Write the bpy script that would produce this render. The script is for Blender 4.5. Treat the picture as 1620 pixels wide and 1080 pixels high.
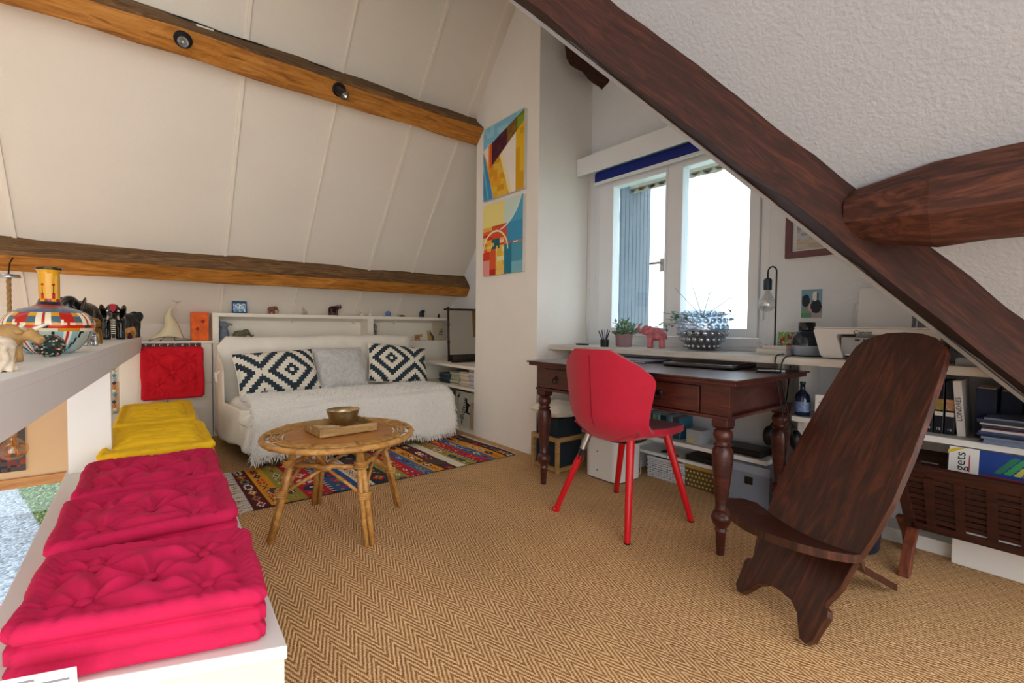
import bpy, bmesh, math, random
from math import sin, cos, pi, radians, sqrt, exp, atan2, hypot
from mathutils import Vector, Matrix, Euler
random.seed(7)
for o in list(bpy.data.objects): bpy.data.objects.remove(o)
S = bpy.context.scene
COL = S.collection
# ---------------------------------------------------------------- camera, world, light
PITCH, ROLL, YAW = radians(1.87), radians(0.55), radians(38.7)
fw = Vector((sin(YAW)*cos(PITCH), cos(YAW)*cos(PITCH), -sin(PITCH)))
r0 = Vector((cos(YAW), -sin(YAW), 0)); u0 = r0.cross(fw)
rr = cos(ROLL)*r0 + sin(ROLL)*u0; uu = -sin(ROLL)*r0 + cos(ROLL)*u0
camd = bpy.data.cameras.new('camera'); cam = bpy.data.objects.new('camera', camd); COL.objects.link(cam)
camd.sensor_width = 36; camd.lens = 735/1620*36; camd.clip_start = 0.05; camd.clip_end = 200
M3 = Matrix((rr, uu, -fw)).transposed()
cam.matrix_world = Matrix.Translation((0, 0, 0.97)) @ M3.to_4x4()
S.camera = cam
W = bpy.data.worlds.new('sky'); S.world = W; W.use_nodes = True
bg = W.node_tree.nodes['Background']; bg.inputs[0].default_value = (1.0, 0.975, 0.94, 1); bg.inputs[1].default_value = 1.45
sund = bpy.data.lights.new('sun', 'SUN'); sund.energy = 2.4; sund.angle = radians(1.5); sund.color = (1, .95, .86)
sun = bpy.data.objects.new('sun', sund); COL.objects.link(sun)
sun.rotation_euler = Vector((.30, -.62, -.9)).to_track_quat('-Z', 'Y').to_euler()
vs = S.view_settings; vs.view_transform = 'Standard'; vs.look = 'None'; vs.gamma = 1; vs.use_curve_mapping = False
vs.exposure = 1.27
# ---------------------------------------------------------------- materials
def lin(c):
    if isinstance(c, str):
        c = [int(c[i:i+2], 16)/255 for i in (0, 2, 4)]
        c = [x/12.92 if x <= .04045 else ((x+.055)/1.055)**2.4 for x in c]
    return (c[0], c[1], c[2], 1)
MATS = {}
def mat(name, color=None, rough=.6, metal=0, noise=0, nscale=30, bump=0, bscale=200, spec=.4, emit=None, estr=0, trans=0, sheen=0, coat=0):
    if name in MATS: return MATS[name]
    m = bpy.data.materials.new(name); m.use_nodes = True; MATS[name] = m
    nt = m.node_tree; b = nt.nodes['Principled BSDF']
    b.inputs['Base Color'].default_value = lin(color); b.inputs['Roughness'].default_value = rough
    b.inputs['Metallic'].default_value = metal; b.inputs['Specular IOR Level'].default_value = spec
    b.inputs['Transmission Weight'].default_value = trans
    b.inputs['Sheen Weight'].default_value = sheen; b.inputs['Coat Weight'].default_value = coat
    if emit: b.inputs['Emission Color'].default_value = lin(emit); b.inputs['Emission Strength'].default_value = estr
    if noise or bump:
        tc = nt.nodes.new('ShaderNodeTexCoord')
    if noise:
        n = nt.nodes.new('ShaderNodeTexNoise'); n.inputs['Scale'].default_value = nscale; n.inputs['Detail'].default_value = 4
        nt.links.new(tc.outputs['Object'], n.inputs['Vector'])
        r = nt.nodes.new('ShaderNodeMapRange'); r.inputs[1].default_value = .3; r.inputs[2].default_value = .7
        r.inputs[3].default_value = 1-noise; r.inputs[4].default_value = 1+noise
        nt.links.new(n.outputs['Fac'], r.inputs[0])
        mx = nt.nodes.new('ShaderNodeVectorMath'); mx.operation = 'SCALE'
        mx.inputs[0].default_value = lin(color)[:3]; nt.links.new(r.outputs[0], mx.inputs['Scale'])
        nt.links.new(mx.outputs[0], b.inputs['Base Color'])
    if bump:
        n = nt.nodes.new('ShaderNodeTexNoise'); n.inputs['Scale'].default_value = bscale; n.inputs['Detail'].default_value = 3
        nt.links.new(tc.outputs['Object'], n.inputs['Vector'])
        bp = nt.nodes.new('ShaderNodeBump'); bp.inputs['Strength'].default_value = bump; bp.inputs['Distance'].default_value = .01
        nt.links.new(n.outputs['Fac'], bp.inputs['Height']); nt.links.new(bp.outputs[0], b.inputs['Normal'])
    return m
def wood(name, stops, scale=(2, 30, 30), rough=.5, coat=0, bump=.3, dist=2.0):
    if name in MATS: return MATS[name]
    m = bpy.data.materials.new(name); m.use_nodes = True; MATS[name] = m
    nt = m.node_tree; b = nt.nodes['Principled BSDF']; b.inputs['Roughness'].default_value = rough; b.inputs['Coat Weight'].default_value = coat
    b.inputs['Coat Roughness'].default_value = .25; b.inputs['Specular IOR Level'].default_value = .35
    tc = nt.nodes.new('ShaderNodeTexCoord'); mp = nt.nodes.new('ShaderNodeMapping'); mp.inputs['Scale'].default_value = scale
    nt.links.new(tc.outputs['Object'], mp.inputs['Vector'])
    n = nt.nodes.new('ShaderNodeTexNoise'); n.inputs['Scale'].default_value = 1; n.inputs['Detail'].default_value = 6; n.inputs['Roughness'].default_value = .65; n.inputs['Distortion'].default_value = dist
    nt.links.new(mp.outputs[0], n.inputs['Vector'])
    cr = nt.nodes.new('ShaderNodeValToRGB'); el = cr.color_ramp.elements
    ps = [.28, .5, .72]
    el[0].position = ps[0]; el[0].color = lin(stops[0]); el[1].position = ps[2]; el[1].color = lin(stops[2])
    e = el.new(ps[1]); e.color = lin(stops[1])
    nt.links.new(n.outputs['Fac'], cr.inputs[0]); nt.links.new(cr.outputs[0], b.inputs['Base Color'])
    bp = nt.nodes.new('ShaderNodeBump'); bp.inputs['Strength'].default_value = bump; bp.inputs['Distance'].default_value = .004
    nt.links.new(n.outputs['Fac'], bp.inputs['Height']); nt.links.new(bp.outputs[0], b.inputs['Normal'])
    return m
def painted(name, rough=.6, bump=0, bscale=300, coat=0, sheen=0):
    if name in MATS: return MATS[name]
    m = bpy.data.materials.new(name); m.use_nodes = True; MATS[name] = m
    nt = m.node_tree; b = nt.nodes['Principled BSDF']; b.inputs['Roughness'].default_value = rough; b.inputs['Coat Weight'].default_value = coat
    b.inputs['Specular IOR Level'].default_value = .3; b.inputs['Sheen Weight'].default_value = sheen
    a = nt.nodes.new('ShaderNodeVertexColor'); a.layer_name = 'Col'; nt.links.new(a.outputs['Color'], b.inputs['Base Color'])
    if bump:
        tc = nt.nodes.new('ShaderNodeTexCoord'); n = nt.nodes.new('ShaderNodeTexNoise'); n.inputs['Scale'].default_value = bscale
        nt.links.new(tc.outputs['Object'], n.inputs['Vector'])
        bp = nt.nodes.new('ShaderNodeBump'); bp.inputs['Strength'].default_value = bump; bp.inputs['Distance'].default_value = .005
        nt.links.new(n.outputs['Fac'], bp.inputs['Height']); nt.links.new(bp.outputs[0], b.inputs['Normal'])
    return m
def glass(name, tint=(1, 1, 1), fac=.1, rough=.02):
    if name in MATS: return MATS[name]
    m = bpy.data.materials.new(name); m.use_nodes = True; MATS[name] = m; nt = m.node_tree
    out = nt.nodes['Material Output']; t = nt.nodes.new('ShaderNodeBsdfTransparent'); t.inputs[0].default_value = (*tint, 1)
    g = nt.nodes.new('ShaderNodeBsdfGlossy'); g.inputs['Roughness'].default_value = rough
    x = nt.nodes.new('ShaderNodeMixShader'); x.inputs[0].default_value = fac
    nt.links.new(t.outputs[0], x.inputs[1]); nt.links.new(g.outputs[0], x.inputs[2]); nt.links.new(x.outputs[0], out.inputs[0])
    return m
def sisal():
    m = bpy.data.materials.new('sisal herringbone'); m.use_nodes = True; nt = m.node_tree; b = nt.nodes['Principled BSDF']
    b.inputs['Roughness'].default_value = .9; b.inputs['Specular IOR Level'].default_value = .1
    tc = nt.nodes.new('ShaderNodeTexCoord'); sp = nt.nodes.new('ShaderNodeSeparateXYZ'); nt.links.new(tc.outputs['Object'], sp.inputs[0])
    def math_(op, a, c=None):
        n = nt.nodes.new('ShaderNodeMath'); n.operation = op
        for i, v in enumerate((a, c)):
            if v is None: continue
            if isinstance(v, (int, float)): n.inputs[i].default_value = v
            else: nt.links.new(v, n.inputs[i])
        return n.outputs[0]
    nz = nt.nodes.new('ShaderNodeTexNoise'); nz.inputs['Scale'].default_value = 45; nz.inputs['Detail'].default_value = 2; nt.links.new(tc.outputs['Object'], nz.inputs['Vector'])
    jit = math_('MULTIPLY', math_('SUBTRACT', nz.outputs['Fac'], .5), .006)
    pp = math_('PINGPONG', sp.outputs[0], .037)
    s = math_('ADD', math_('ADD', math_('MULTIPLY', pp, .945), math_('MULTIPLY', sp.outputs[1], .335)), jit)
    w = math_('SINE', math_('MULTIPLY', s, 2*pi/.0115))
    w01 = math_('ADD', math_('MULTIPLY', w, .5), .5)
    # twist of each yarn
    t = math_('SINE', math_('MULTIPLY', math_('ADD', math_('MULTIPLY', sp.outputs[1], 1.0), math_('MULTIPLY', pp, -2.2)), 2*pi/.013))
    n2 = nt.nodes.new('ShaderNodeTexNoise'); n2.inputs['Scale'].default_value = 160; n2.inputs['Detail'].default_value = 3; nt.links.new(tc.outputs['Object'], n2.inputs['Vector'])
    hgt = math_('ADD', math_('ADD', w01, math_('MULTIPLY', t, .18)), math_('MULTIPLY', math_('SUBTRACT', n2.outputs['Fac'], .5), 1.3))
    cr = nt.nodes.new('ShaderNodeValToRGB'); el = cr.color_ramp.elements
    el[0].position = .0; el[0].color = lin('976840'); el[1].position = .95; el[1].color = lin('f6d3a6')
    e = el.new(.45); e.color = lin('d9a66c')
    nt.links.new(hgt, cr.inputs[0])
    n3 = nt.nodes.new('ShaderNodeTexNoise'); n3.inputs['Scale'].default_value = 2.2; n3.inputs['Detail'].default_value = 3; nt.links.new(tc.outputs['Object'], n3.inputs['Vector'])
    r = nt.nodes.new('ShaderNodeMapRange'); r.inputs[1].default_value = .3; r.inputs[2].default_value = .7; r.inputs[3].default_value = .9; r.inputs[4].default_value = 1.08
    nt.links.new(n3.outputs['Fac'], r.inputs[0])
    mx = nt.nodes.new('ShaderNodeVectorMath'); mx.operation = 'SCALE'; nt.links.new(cr.outputs[0], mx.inputs[0]); nt.links.new(r.outputs[0], mx.inputs['Scale'])
    nt.links.new(mx.outputs[0], b.inputs['Base Color'])
    bp = nt.nodes.new('ShaderNodeBump'); bp.inputs['Strength'].default_value = .8; bp.inputs['Distance'].default_value = .004
    nt.links.new(hgt, bp.inputs['Height']); nt.links.new(bp.outputs[0], b.inputs['Normal'])
    return m
def gravelmat():
    m = bpy.data.materials.new('gravel'); m.use_nodes = True; nt = m.node_tree; b = nt.nodes['Principled BSDF']; b.inputs['Roughness'].default_value = .95
    tc = nt.nodes.new('ShaderNodeTexCoord'); v = nt.nodes.new('ShaderNodeTexVoronoi'); v.inputs['Scale'].default_value = 22; nt.links.new(tc.outputs['Object'], v.inputs['Vector'])
    cr = nt.nodes.new('ShaderNodeValToRGB'); cr.color_ramp.elements[0].color = lin('454a52'); cr.color_ramp.elements[1].color = lin('989da6')
    nt.links.new(v.outputs['Color'], cr.inputs[0]); nt.links.new(cr.outputs[0], b.inputs['Base Color'])
    bp = nt.nodes.new('ShaderNodeBump'); bp.inputs['Distance'].default_value = .03; bp.inputs['Strength'].default_value = 1; bp.invert = True
    nt.links.new(v.outputs['Distance'], bp.inputs['Height']); nt.links.new(bp.outputs[0], b.inputs['Normal'])
    return m
PL = mat('warm white plaster', 'e6dfd4', .92, noise=.02, nscale=3, bump=.35, bscale=90)
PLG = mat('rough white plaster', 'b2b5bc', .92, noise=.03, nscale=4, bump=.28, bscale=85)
PLP = mat('painted white panel', 'e6ded2', .8, noise=.02, nscale=2, bump=.25, bscale=140)
PLW = mat('bright white plaster', 'f1ece4', .92, noise=.02, nscale=3, bump=.35, bscale=90)
PLC = mat('blue-lit white plaster', 'edf1f6', .92, noise=.02, nscale=3, bump=.3, bscale=90)  # white plaster with bluish window light put into its colour
WHT = mat('white paint', 'e8e8e6', .5, noise=.015, nscale=6)
WHC = mat('blue-lit white paint', 'edf1f6', .45, noise=.01, nscale=6)  # white paint, the blue cast around the window put into its colour
CREAM = mat('cream paint', 'f3ecdc', .5, noise=.02, nscale=5)
BEIGE = mat('beige wall paint', 'dcbd98', .85, noise=.02, nscale=3)
OAK = wood('golden oak beam', ('6e4214', 'b0722a', 'c98d44'), (2.5, 22, 22), .65)
OAKG = wood('dark rough oak', ('3a2a1c', '6b4e30', '97714a'), (3, 30, 30), .8, bump=.6)  # darker, rougher oak on the upper beam faces and ends
DARK = wood('dark stained beam', ('1c0d09', '371a11', '522a1b'), (3, 26, 26), .72, bump=.4)
DESKW = wood('mahogany', ('26110e', '451e18', '602c22'), (14, 3, 26), .35, coat=.3)
CHAIRW = wood('tropical hardwood', ('1a0d0a', '391b13', '5a2d1f'), (14, 14, 2.2), .38, coat=.25, dist=3)
RACKW = wood('dark rack wood', ('1e0e0c', '351914', '48251d'), (20, 3, 20), .45)
PALEW = wood('pale board', ('c4bdb4', 'd2ccc4', 'dfdad4'), (20, 2, 20), .55)
RATT = wood('rattan cane', ('8d5c26', 'b98746', 'd6a865'), (12, 12, 12), .45, coat=.2)
RATD = wood('table disc', ('9c5f2b', 'b87838', 'c98b4a'), (3, 20, 3), .4, coat=.2)
TRAYW = wood('tray wood', ('7d5c35', 'a07e4e', 'b89765'), (4, 25, 25), .6)
PINK = mat('raspberry cotton', 'cc1450', .85, noise=.1, nscale=14, bump=.25, bscale=400)
YEL = mat('yellow cotton', 'fccb1c', .85, noise=.08, nscale=14, bump=.25, bscale=400)
RED = mat('red cotton', 'cf0c22', .85, noise=.08, nscale=14, bump=.25, bscale=400)
CLOTH = mat('natural cotton cover', 'f0eadd', .9, noise=.05, nscale=9, bump=.3, bscale=260, sheen=.2)
THROW = mat('woolly throw', 'f4f1ea', .95, noise=.1, nscale=120, bump=.8, bscale=180)
FUR = mat('grey fur', 'dcdcda', .95, noise=.15, nscale=35, bump=.8, bscale=130)
PAINT = painted('printed colours', .6)
FABR = painted('woven colours', .9, bump=.5, bscale=500)
GLAZE = painted('glazed colours', .22, coat=.5)
CHR = mat('crimson chair fabric', 'b8082f', .75, noise=.05, nscale=30, bump=.2, bscale=500, sheen=.2)
CHL = mat('red enamel', 'c3101d', .3)
BATT = mat('batten paint', 'eae2d5', .7)
BLK = mat('black plastic', '0f1013', .4)
BLKG = mat('glossy black', '0a0a0d', .15, coat=.4)
STEEL = mat('brushed steel', 'b9bcc0', .3, metal=1)
BRASS = mat('brass', 'a8813c', .3, metal=1, noise=.12, nscale=20)
BRONZE = mat('bowl bronze', 'c4ae84', .38, metal=1, noise=.15, nscale=30, bump=.3, bscale=60)
PAPER = mat('white paper', 'eeeef0', .8)
GLS = glass('window glass', (.84, .93, 1), .05)  # blue tint added so that incoming daylight turns cool
BULB = glass('bulb glass', (.9, .93, .95), .24)
AMBER = glass('amber bulb glass', (1, .86, .6), .14)
IVORY = mat('ivory', 'efe4cc', .4)
# ---------------------------------------------------------------- mesh builder
class MB:
    def __init__(s): s.v = []; s.f = []; s.mi = []; s.c = []; s.mat = 0; s.col = None
    def add(s, vs_, fs, col=None):
        k = len(s.v); s.v += [tuple(x) for x in vs_]
        for f in fs:
            s.f.append(tuple(k+i for i in f)); s.mi.append(s.mat); s.c.append(col or s.col)
        return s
    def box(s, x0, x1, y0, y1, z0, z1, col=None, M=None):
        p = [(x, y, z) for z in (z0, z1) for y in (y0, y1) for x in (x0, x1)]
        if M: p = [M @ Vector(q) for q in p]
        return s.add(p, [(0, 2, 3, 1), (4, 5, 7, 6), (0, 1, 5, 4), (2, 6, 7, 3), (0, 4, 6, 2), (1, 3, 7, 5)], col)
    def prism(s, poly, d, o=(0, 0, 0), ax=(1, 0, 0), ay=(0, 0, 1), col=None):
        """extrude 2-D polygon (in ax, ay) by vector d"""
        o, ax, ay, d = Vector(o), Vector(ax), Vector(ay), Vector(d); n = len(poly)
        b = [o+ax*p[0]+ay*p[1] for p in poly]; t = [p+d for p in b]
        return s.add(b+t, [tuple(range(n))[::-1], tuple(range(n, 2*n))]+[(i, (i+1) % n, n+(i+1) % n, n+i) for i in range(n)], col)
    def lathe(s, prof, n=20, o=(0, 0, 0), M=None, colf=None, cap=True, rf=None):
        k = len(prof); P = []
        for (r, z) in prof:
            for i in range(n):
                a = 2*pi*i/n; q = r*(rf(a, z) if rf else 1)
                P.append(Vector((q*cos(a), q*sin(a), z)))
        if M: P = [M @ p for p in P]
        P = [p+Vector(o) for p in P]
        base = len(s.v); s.v += [tuple(p) for p in P]
        for j in range(k-1):
            for i in range(n):
                s.f.append((base+j*n+i, base+j*n+(i+1) % n, base+(j+1)*n+(i+1) % n, base+(j+1)*n+i)); s.mi.append(s.mat)
                s.c.append(colf(2*pi*(i+.5)/n, (prof[j][1]+prof[j+1][1])/2) if colf else s.col)
        if cap:
            if prof[0][0] > 1e-5: s.f.append(tuple(base+i for i in range(n))[::-1]); s.mi.append(s.mat); s.c.append(s.col)
            if prof[-1][0] > 1e-5: s.f.append(tuple(base+(k-1)*n+i for i in range(n))); s.mi.append(s.mat); s.c.append(s.col)
        return s
    def tube(s, pts, r, n=8, closed=False, col=None, flat=1):
        pts = [Vector(p) for p in pts]; m = len(pts)
        rs = r if isinstance(r, (list, tuple)) else [r]*m
        base = len(s.v); prev = None
        for i, p in enumerate(pts):
            if closed: t = pts[(i+1) % m]-pts[i-1]
            else: t = pts[min(i+1, m-1)]-pts[max(i-1, 0)]
            t = t.normalized() if t.length > 1e-9 else Vector((0, 0, 1))
            if prev is None:
                a = Vector((0, 0, 1)) if abs(t.z) < .9 else Vector((1, 0, 0)); nrm = t.cross(a).normalized()
            else: nrm = (prev-t*prev.dot(t)).normalized()
            prev = nrm; bn = t.cross(nrm)
            for j in range(n):
                a = 2*pi*j/n; s.v.append(tuple(p+(nrm*cos(a)+bn*sin(a)*flat)*rs[i]))
        for i in range(m if closed else m-1):
            for j in range(n):
                a, b = base+i*n, base+((i+1) % m)*n
                s.f.append((a+j, a+(j+1) % n, b+(j+1) % n, b+j)); s.mi.append(s.mat); s.c.append(col or s.col)
        if not closed:
            s.f.append(tuple(base+j for j in range(n))[::-1]); s.f.append(tuple(base+(m-1)*n+j for j in range(n))); s.mi += [s.mat]*2; s.c += [col or s.col]*2
        return s
    def ell(s, c, r, n=12, m=8, R=None, col=None):
        P = []; c = Vector(c)
        for j in range(1, m):
            t = pi*j/m
            for i in range(n): P.append(Vector((r[0]*sin(t)*cos(2*pi*i/n), r[1]*sin(t)*sin(2*pi*i/n), r[2]*cos(t))))
        P += [Vector((0, 0, r[2])), Vector((0, 0, -r[2]))]
        if R: P = [R @ p for p in P]
        P = [p+c for p in P]; T, B = len(P)-2, len(P)-1; F = []
        for j in range(m-2):
            for i in range(n): F.append((j*n+i, (j+1)*n+i, (j+1)*n+(i+1) % n, j*n+(i+1) % n))
        for i in range(n): F.append((T, i, (i+1) % n)); F.append((B, (m-2)*n+(i+1) % n, (m-2)*n+i))
        return s.add(P, F, col)
    def grid(s, fn, nu, nv, colf=None, flip=False):
        """fn(u,v) u,v in 0..1"""
        base = len(s.v)
        for j in range(nv+1):
            for i in range(nu+1): s.v.append(tuple(fn(i/nu, j/nv)))
        for j in range(nv):
            for i in range(nu):
                a = base+j*(nu+1)+i; q = (a, a+1, a+nu+2, a+nu+1)
                s.f.append(q[::-1] if flip else q); s.mi.append(s.mat); s.c.append(colf((i+.5)/nu, (j+.5)/nv) if colf else s.col)
        return s
    def build(s, name, m, parent=None, smooth=False, bevel=0, loc=None, solid=0, fixn=True, auto=None):
        me = bpy.data.meshes.new(name); me.from_pydata(s.v, [], s.f)
        for x in (m if isinstance(m, (list, tuple)) else [m]): me.materials.append(x)
        if isinstance(m, (list, tuple)): me.polygons.foreach_set('material_index', s.mi)
        if any(c is not None for c in s.c):
            ca = me.color_attributes.new('Col', 'FLOAT_COLOR', 'CORNER'); buf = []
            for p, c in zip(s.f, s.c):
                c = LC(c)
                for _ in p: buf += c
            ca.data.foreach_set('color', buf)
        if fixn or bevel:
            bm = bmesh.new(); bm.from_mesh(me)
            if fixn: bmesh.ops.recalc_face_normals(bm, faces=bm.faces)
            if bevel: bmesh.ops.bevel(bm, geom=[e for e in bm.edges if len(e.link_faces) == 2 and e.calc_face_angle(0) > .5], offset=bevel, segments=2, profile=.6, affect='EDGES', clamp_overlap=True)
            bm.to_mesh(me); bm.free()
        if smooth: me.polygons.foreach_set('use_smooth', [True]*len(me.polygons))
        if smooth and auto: me.set_sharp_from_angle(angle=radians(auto))
        o = bpy.data.objects.new(name, me); COL.objects.link(o)
        if parent: o.parent = parent
        if loc: o.location = loc
        if solid:
            md = o.modifiers.new('thickness', 'SOLIDIFY'); md.thickness = solid; md.offset = 0
        return o
_lc = {}
def LC(c):
    if c is None: return [1, 1, 1, 1]
    if c not in _lc: _lc[c] = list(lin(c))
    return _lc[c]
def B(*a, **k): return MB().box(*a, **k)
def tag(o, label, cat, group=None, kind=None):
    o['label'] = label; o['category'] = cat
    if group: o['group'] = group
    if kind: o['kind'] = kind
    return o
def thing(name, label, cat, loc=(0, 0, 0), rz=0, group=None, rot=None):
    o = bpy.data.objects.new(name, None); COL.objects.link(o); o.empty_display_size = .05
    o.location = loc; o.rotation_euler = rot or (0, 0, rz)
    return tag(o, label, cat, group)
def struct(o): o['kind'] = 'structure'; return o
def text(name, s_, size, m, parent, M, ext=.0004):
    cu = bpy.data.curves.new(name, 'FONT'); cu.body = s_; cu.size = size; cu.extrude = ext; cu.align_x = 'CENTER'; cu.align_y = 'CENTER'; cu.resolution_u = 3
    t = bpy.data.objects.new(name, cu); COL.objects.link(t)
    bpy.context.view_layer.update()
    me = bpy.data.meshes.new_from_object(t.evaluated_get(bpy.context.evaluated_depsgraph_get()))
    bpy.data.objects.remove(t); me.materials.clear(); me.materials.append(m); me.name = name
    o = bpy.data.objects.new(name, me); COL.objects.link(o); o.parent = parent; o.matrix_local = M
    return o
def organic(name, mb, voxel, m, parent, iters=6):
    o = mb.build(name, m, parent)
    md = o.modifiers.new('r', 'REMESH'); md.mode = 'VOXEL'; md.voxel_size = voxel; md.use_smooth_shade = True
    sm = o.modifiers.new('s', 'SMOOTH'); sm.iterations = iters; sm.factor = .5
    bpy.context.view_layer.update()
    me = bpy.data.meshes.new_from_object(o.evaluated_get(bpy.context.evaluated_depsgraph_get()))
    o.modifiers.clear(); me.name = name; o.data = me
    me.polygons.foreach_set('use_smooth', [True]*len(me.polygons))
    return o
def basis(ax, ay, o=(0, 0, 0)):
    ax, ay = Vector(ax).normalized(), Vector(ay).normalized(); az = ax.cross(ay).normalized()
    M = Matrix((ax, ay, az)).transposed().to_4x4(); M.translation = Vector(o); return M
def hsh(*a):
    x = sin(sum(v*w for v, w in zip(a, (12.9898, 78.233, 37.719, 9.17))))*43758.5453
    return x-math.floor(x)
# ---------------------------------------------------------------- the setting
SL = lambda y: 6.88-1.2*y                       # sloping ceiling over the sofa
XW = 2.87                                       # gable wall
fl = MB(); fl.prism([(-.28, .2), (-.28, 4.72), (2.9, 4.72), (2.9, -2.2), (-.1, -2.2), (-.1, .2)], (0, 0, -.16), ay=(0, 1, 0))
struct(fl.build('floor', sisal()))
# sloping ceiling over the sofa
c = MB(); nrm = Vector((0, 1.2, 1)).normalized()
c.prism([(-3.3, 2.65), (-3.3, 4.98), (XW+.25, 4.98), (XW+.25, 2.65)], nrm*.12, o=(0, 0, 6.88), ax=(1, 0, 0), ay=(0, 1, -1.2))
ceil = struct(c.build('ceiling', PLP))
for X, w in ((-.637, .022), (.555, .022), (1.768, .022), (2.226, .022), (1.16, .010)):
    M = basis((1, 0, 0), (0, 1, -1.2), (X, 0, 6.88)); k = sqrt(1+1.44)
    B(-w/2, w/2, 2.68*k, 4.95*k, -.013, .012, M=M).build('batten', BATT, ceil, bevel=.002)
# valley line of the roof
L3a, L3b = Vector((1.045, 1.287, 2.096)), Vector((2.404, .142, .74)); VD = L3b-L3a
V = lambda t: L3a+VD*t
# dormer-side slope (rises to the ridge) and main slope over the camera
P1 = lambda y: .74+1.18*(y-.142)
c = MB(); va, vb = V(-1.27), V(1.34)
q = [va, vb, Vector((XW+.25, vb.y, vb.z)), Vector((XW+.25, 2.66, P1(2.66))), Vector((va.x, 2.66, P1(2.66)))]
up = Vector((0, -1.18, 1)).normalized()*.1
c.add(q+[p+up for p in q], [(0, 1, 2, 3, 4), (9, 8, 7, 6, 5)]+[(i, (i+1) % 5, 5+(i+1) % 5, 5+i) for i in range(5)])
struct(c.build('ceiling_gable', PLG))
c = MB(); va, vb = V(-1.27)+Vector((0, 0, .06)), V(1.34)+Vector((0, 0, .06))
q = [va, vb, Vector((vb.x, -.55, vb.z)), Vector((va.x, -.55, va.z))]; up = Vector((1, 0, 1)).normalized()*.1
c.add(q+[p+up for p in q], [(0, 1, 2, 3), (7, 6, 5, 4)]+[(i, (i+1) % 4, 4+(i+1) % 4, 4+i) for i in range(4)])
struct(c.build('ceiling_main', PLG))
e = MB(); e.tube([V(-1.2)+Vector((-.006, -.006, -.012)), V(1.33)+Vector((-.006, -.006, -.012))], .009, 4)
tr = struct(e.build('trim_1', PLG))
# gable wall with window hole
WY0, WY1, WZ0, WZ1 = 1.19, 2.52, .86, 2.17
g = MB()
gp = lambda a, b, c_, d: g.box(XW, XW+.22, a, b, c_, d)
gp(-2.2, WY0, -.1, 3.9); gp(WY1, 5.0, -.1, 3.9); gp(WY0, WY1, -.1, WZ0); gp(WY0, WY1, WZ1, 3.9)
struct(g.build('wall_right', PLC))
struct(MB().prism([(2.575, -.02), (3.385, -.02), (3.385, 2.83), (2.70, 3.62), (2.575, 3.62)], (XW-2.30, 0, 0), o=(2.30, 0, 0), ax=(0, 1, 0), ay=(0, 0, 1)).build('wall_chimney', PLW))
# knee wall behind the sofa and wall of the void
struct(B(-.14, XW, 4.93, 5.03, -.1, 1.08).build('wall_back', PL))
v = MB(); v.box(-3.2, -.13, 4.85, 4.97, -.19, 1.12); lw = struct(v.build('wall_void', BEIGE))
B(-3.2, -.13, 4.84, 4.86, .50, 1.10).build('upper_panel', PL, lw)
struct(B(-3.2, -.1, 4.815, 4.98, -.235, -.165).build('trim_2', wood('honey wood trim', ('9a6a3c', 'b98552', 'c79a68'), (3, 20, 20), .5)))
# ---- lower window to the terrace
w2 = bpy.data.objects.new('window_2', None); COL.objects.link(w2); w2.location = (-1.6, 4.9, -2.5); struct(w2)
B(-1.6, -1.54, -.03, .03, 0, 2.27).build('frame', WHT, w2); B(1.4, 1.46, -.03, .03, 0, 2.27).build('frame', WHT, w2)
B(-1.54, 1.4, -.03, .03, 0, .06).build('frame', WHT, w2)
B(-1.54, 1.4, -.004, .004, .06, 2.27).build('pane', GLS, w2)
struct(B(-.12, 3.1, 4.85, 4.97, -2.5, -.16).build('wall_lower', BEIGE))
# outside
struct(B(-12, 12, 4.98, 24, -2.7, -2.5).build('ground_terrace', gravelmat()))
# ---------------------------------------------------------------- beams
def beam(name, label, a, b, w, t, nrm_, mats, jag=.012, seed=0, nseg=34, chamf=.02, part=None):
    """hewn beam: centre line a-b on its back face, w across, t along nrm_ (into the room)"""
    a, b, n_ = Vector(a), Vector(b), Vector(nrm_).normalized(); d = (b-a).normalized(); s = d.cross(n_).normalized()
    sec = [(-w/2, 0), (w/2, 0), (w/2, t-chamf), (w/2-chamf, t), (-w/2+chamf, t), (-w/2, t-chamf)]
    mb = MB(); rings = []
    for i in range(nseg+1):
        p = a+(b-a)*i/nseg; ring = []
        for k, (x, y) in enumerate(sec):
            j1 = (sin(i*.55+k*2.1+seed)+sin(i*1.37+k*3.7+seed*2))*.5*jag+(hsh(i, k, seed)-.5)*jag*.7
            ring.append(p+s*(x+(j1 if abs(x) > 0 else 0))+n_*(y+(j1 if y > 0 else -.02)))
        rings.append(ring)
    vs_ = [q for r in rings for q in r]; m = len(sec); F = []; MI = []
    for i in range(nseg):
        for k in range(m): F.append((i*m+k, i*m+(k+1) % m, (i+1)*m+(k+1) % m, (i+1)*m+k)); MI.append(1 if k in (1, 2) else 0)
    F += [tuple(range(m))[::-1], tuple(nseg*m+k for k in range(m))]; MI += [1, 1]
    mb.add(vs_, F); mb.mi = MI
    return mb
def beamobj(name, label, mb, mats):
    o = mb.build(name, mats); tag(o, label, 'beam'); return o
sn = (0, -1.2, -1)
def onslope(y, off=0): return Vector((0, y, SL(y)))
p = onslope(3.50)
beamobj('purlin_beam', 'golden hewn roof beam high on the sloping ceiling carrying two spotlights',
        beam('', '', (2.34, 3.475, SL(3.475)), (-2.6, 3.475, SL(3.475)), .17, .19, sn, None, seed=1), [OAK, OAKG])
beamobj('purlin_beam', 'low golden hewn beam with dark rough upper face above the sofa shelf',
        beam('', '', (2.93, 4.515, SL(4.515)), (-2.6, 4.515, SL(4.515)), .16, .18, sn, None, jag=.02, seed=5), [OAK, OAKG])
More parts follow.
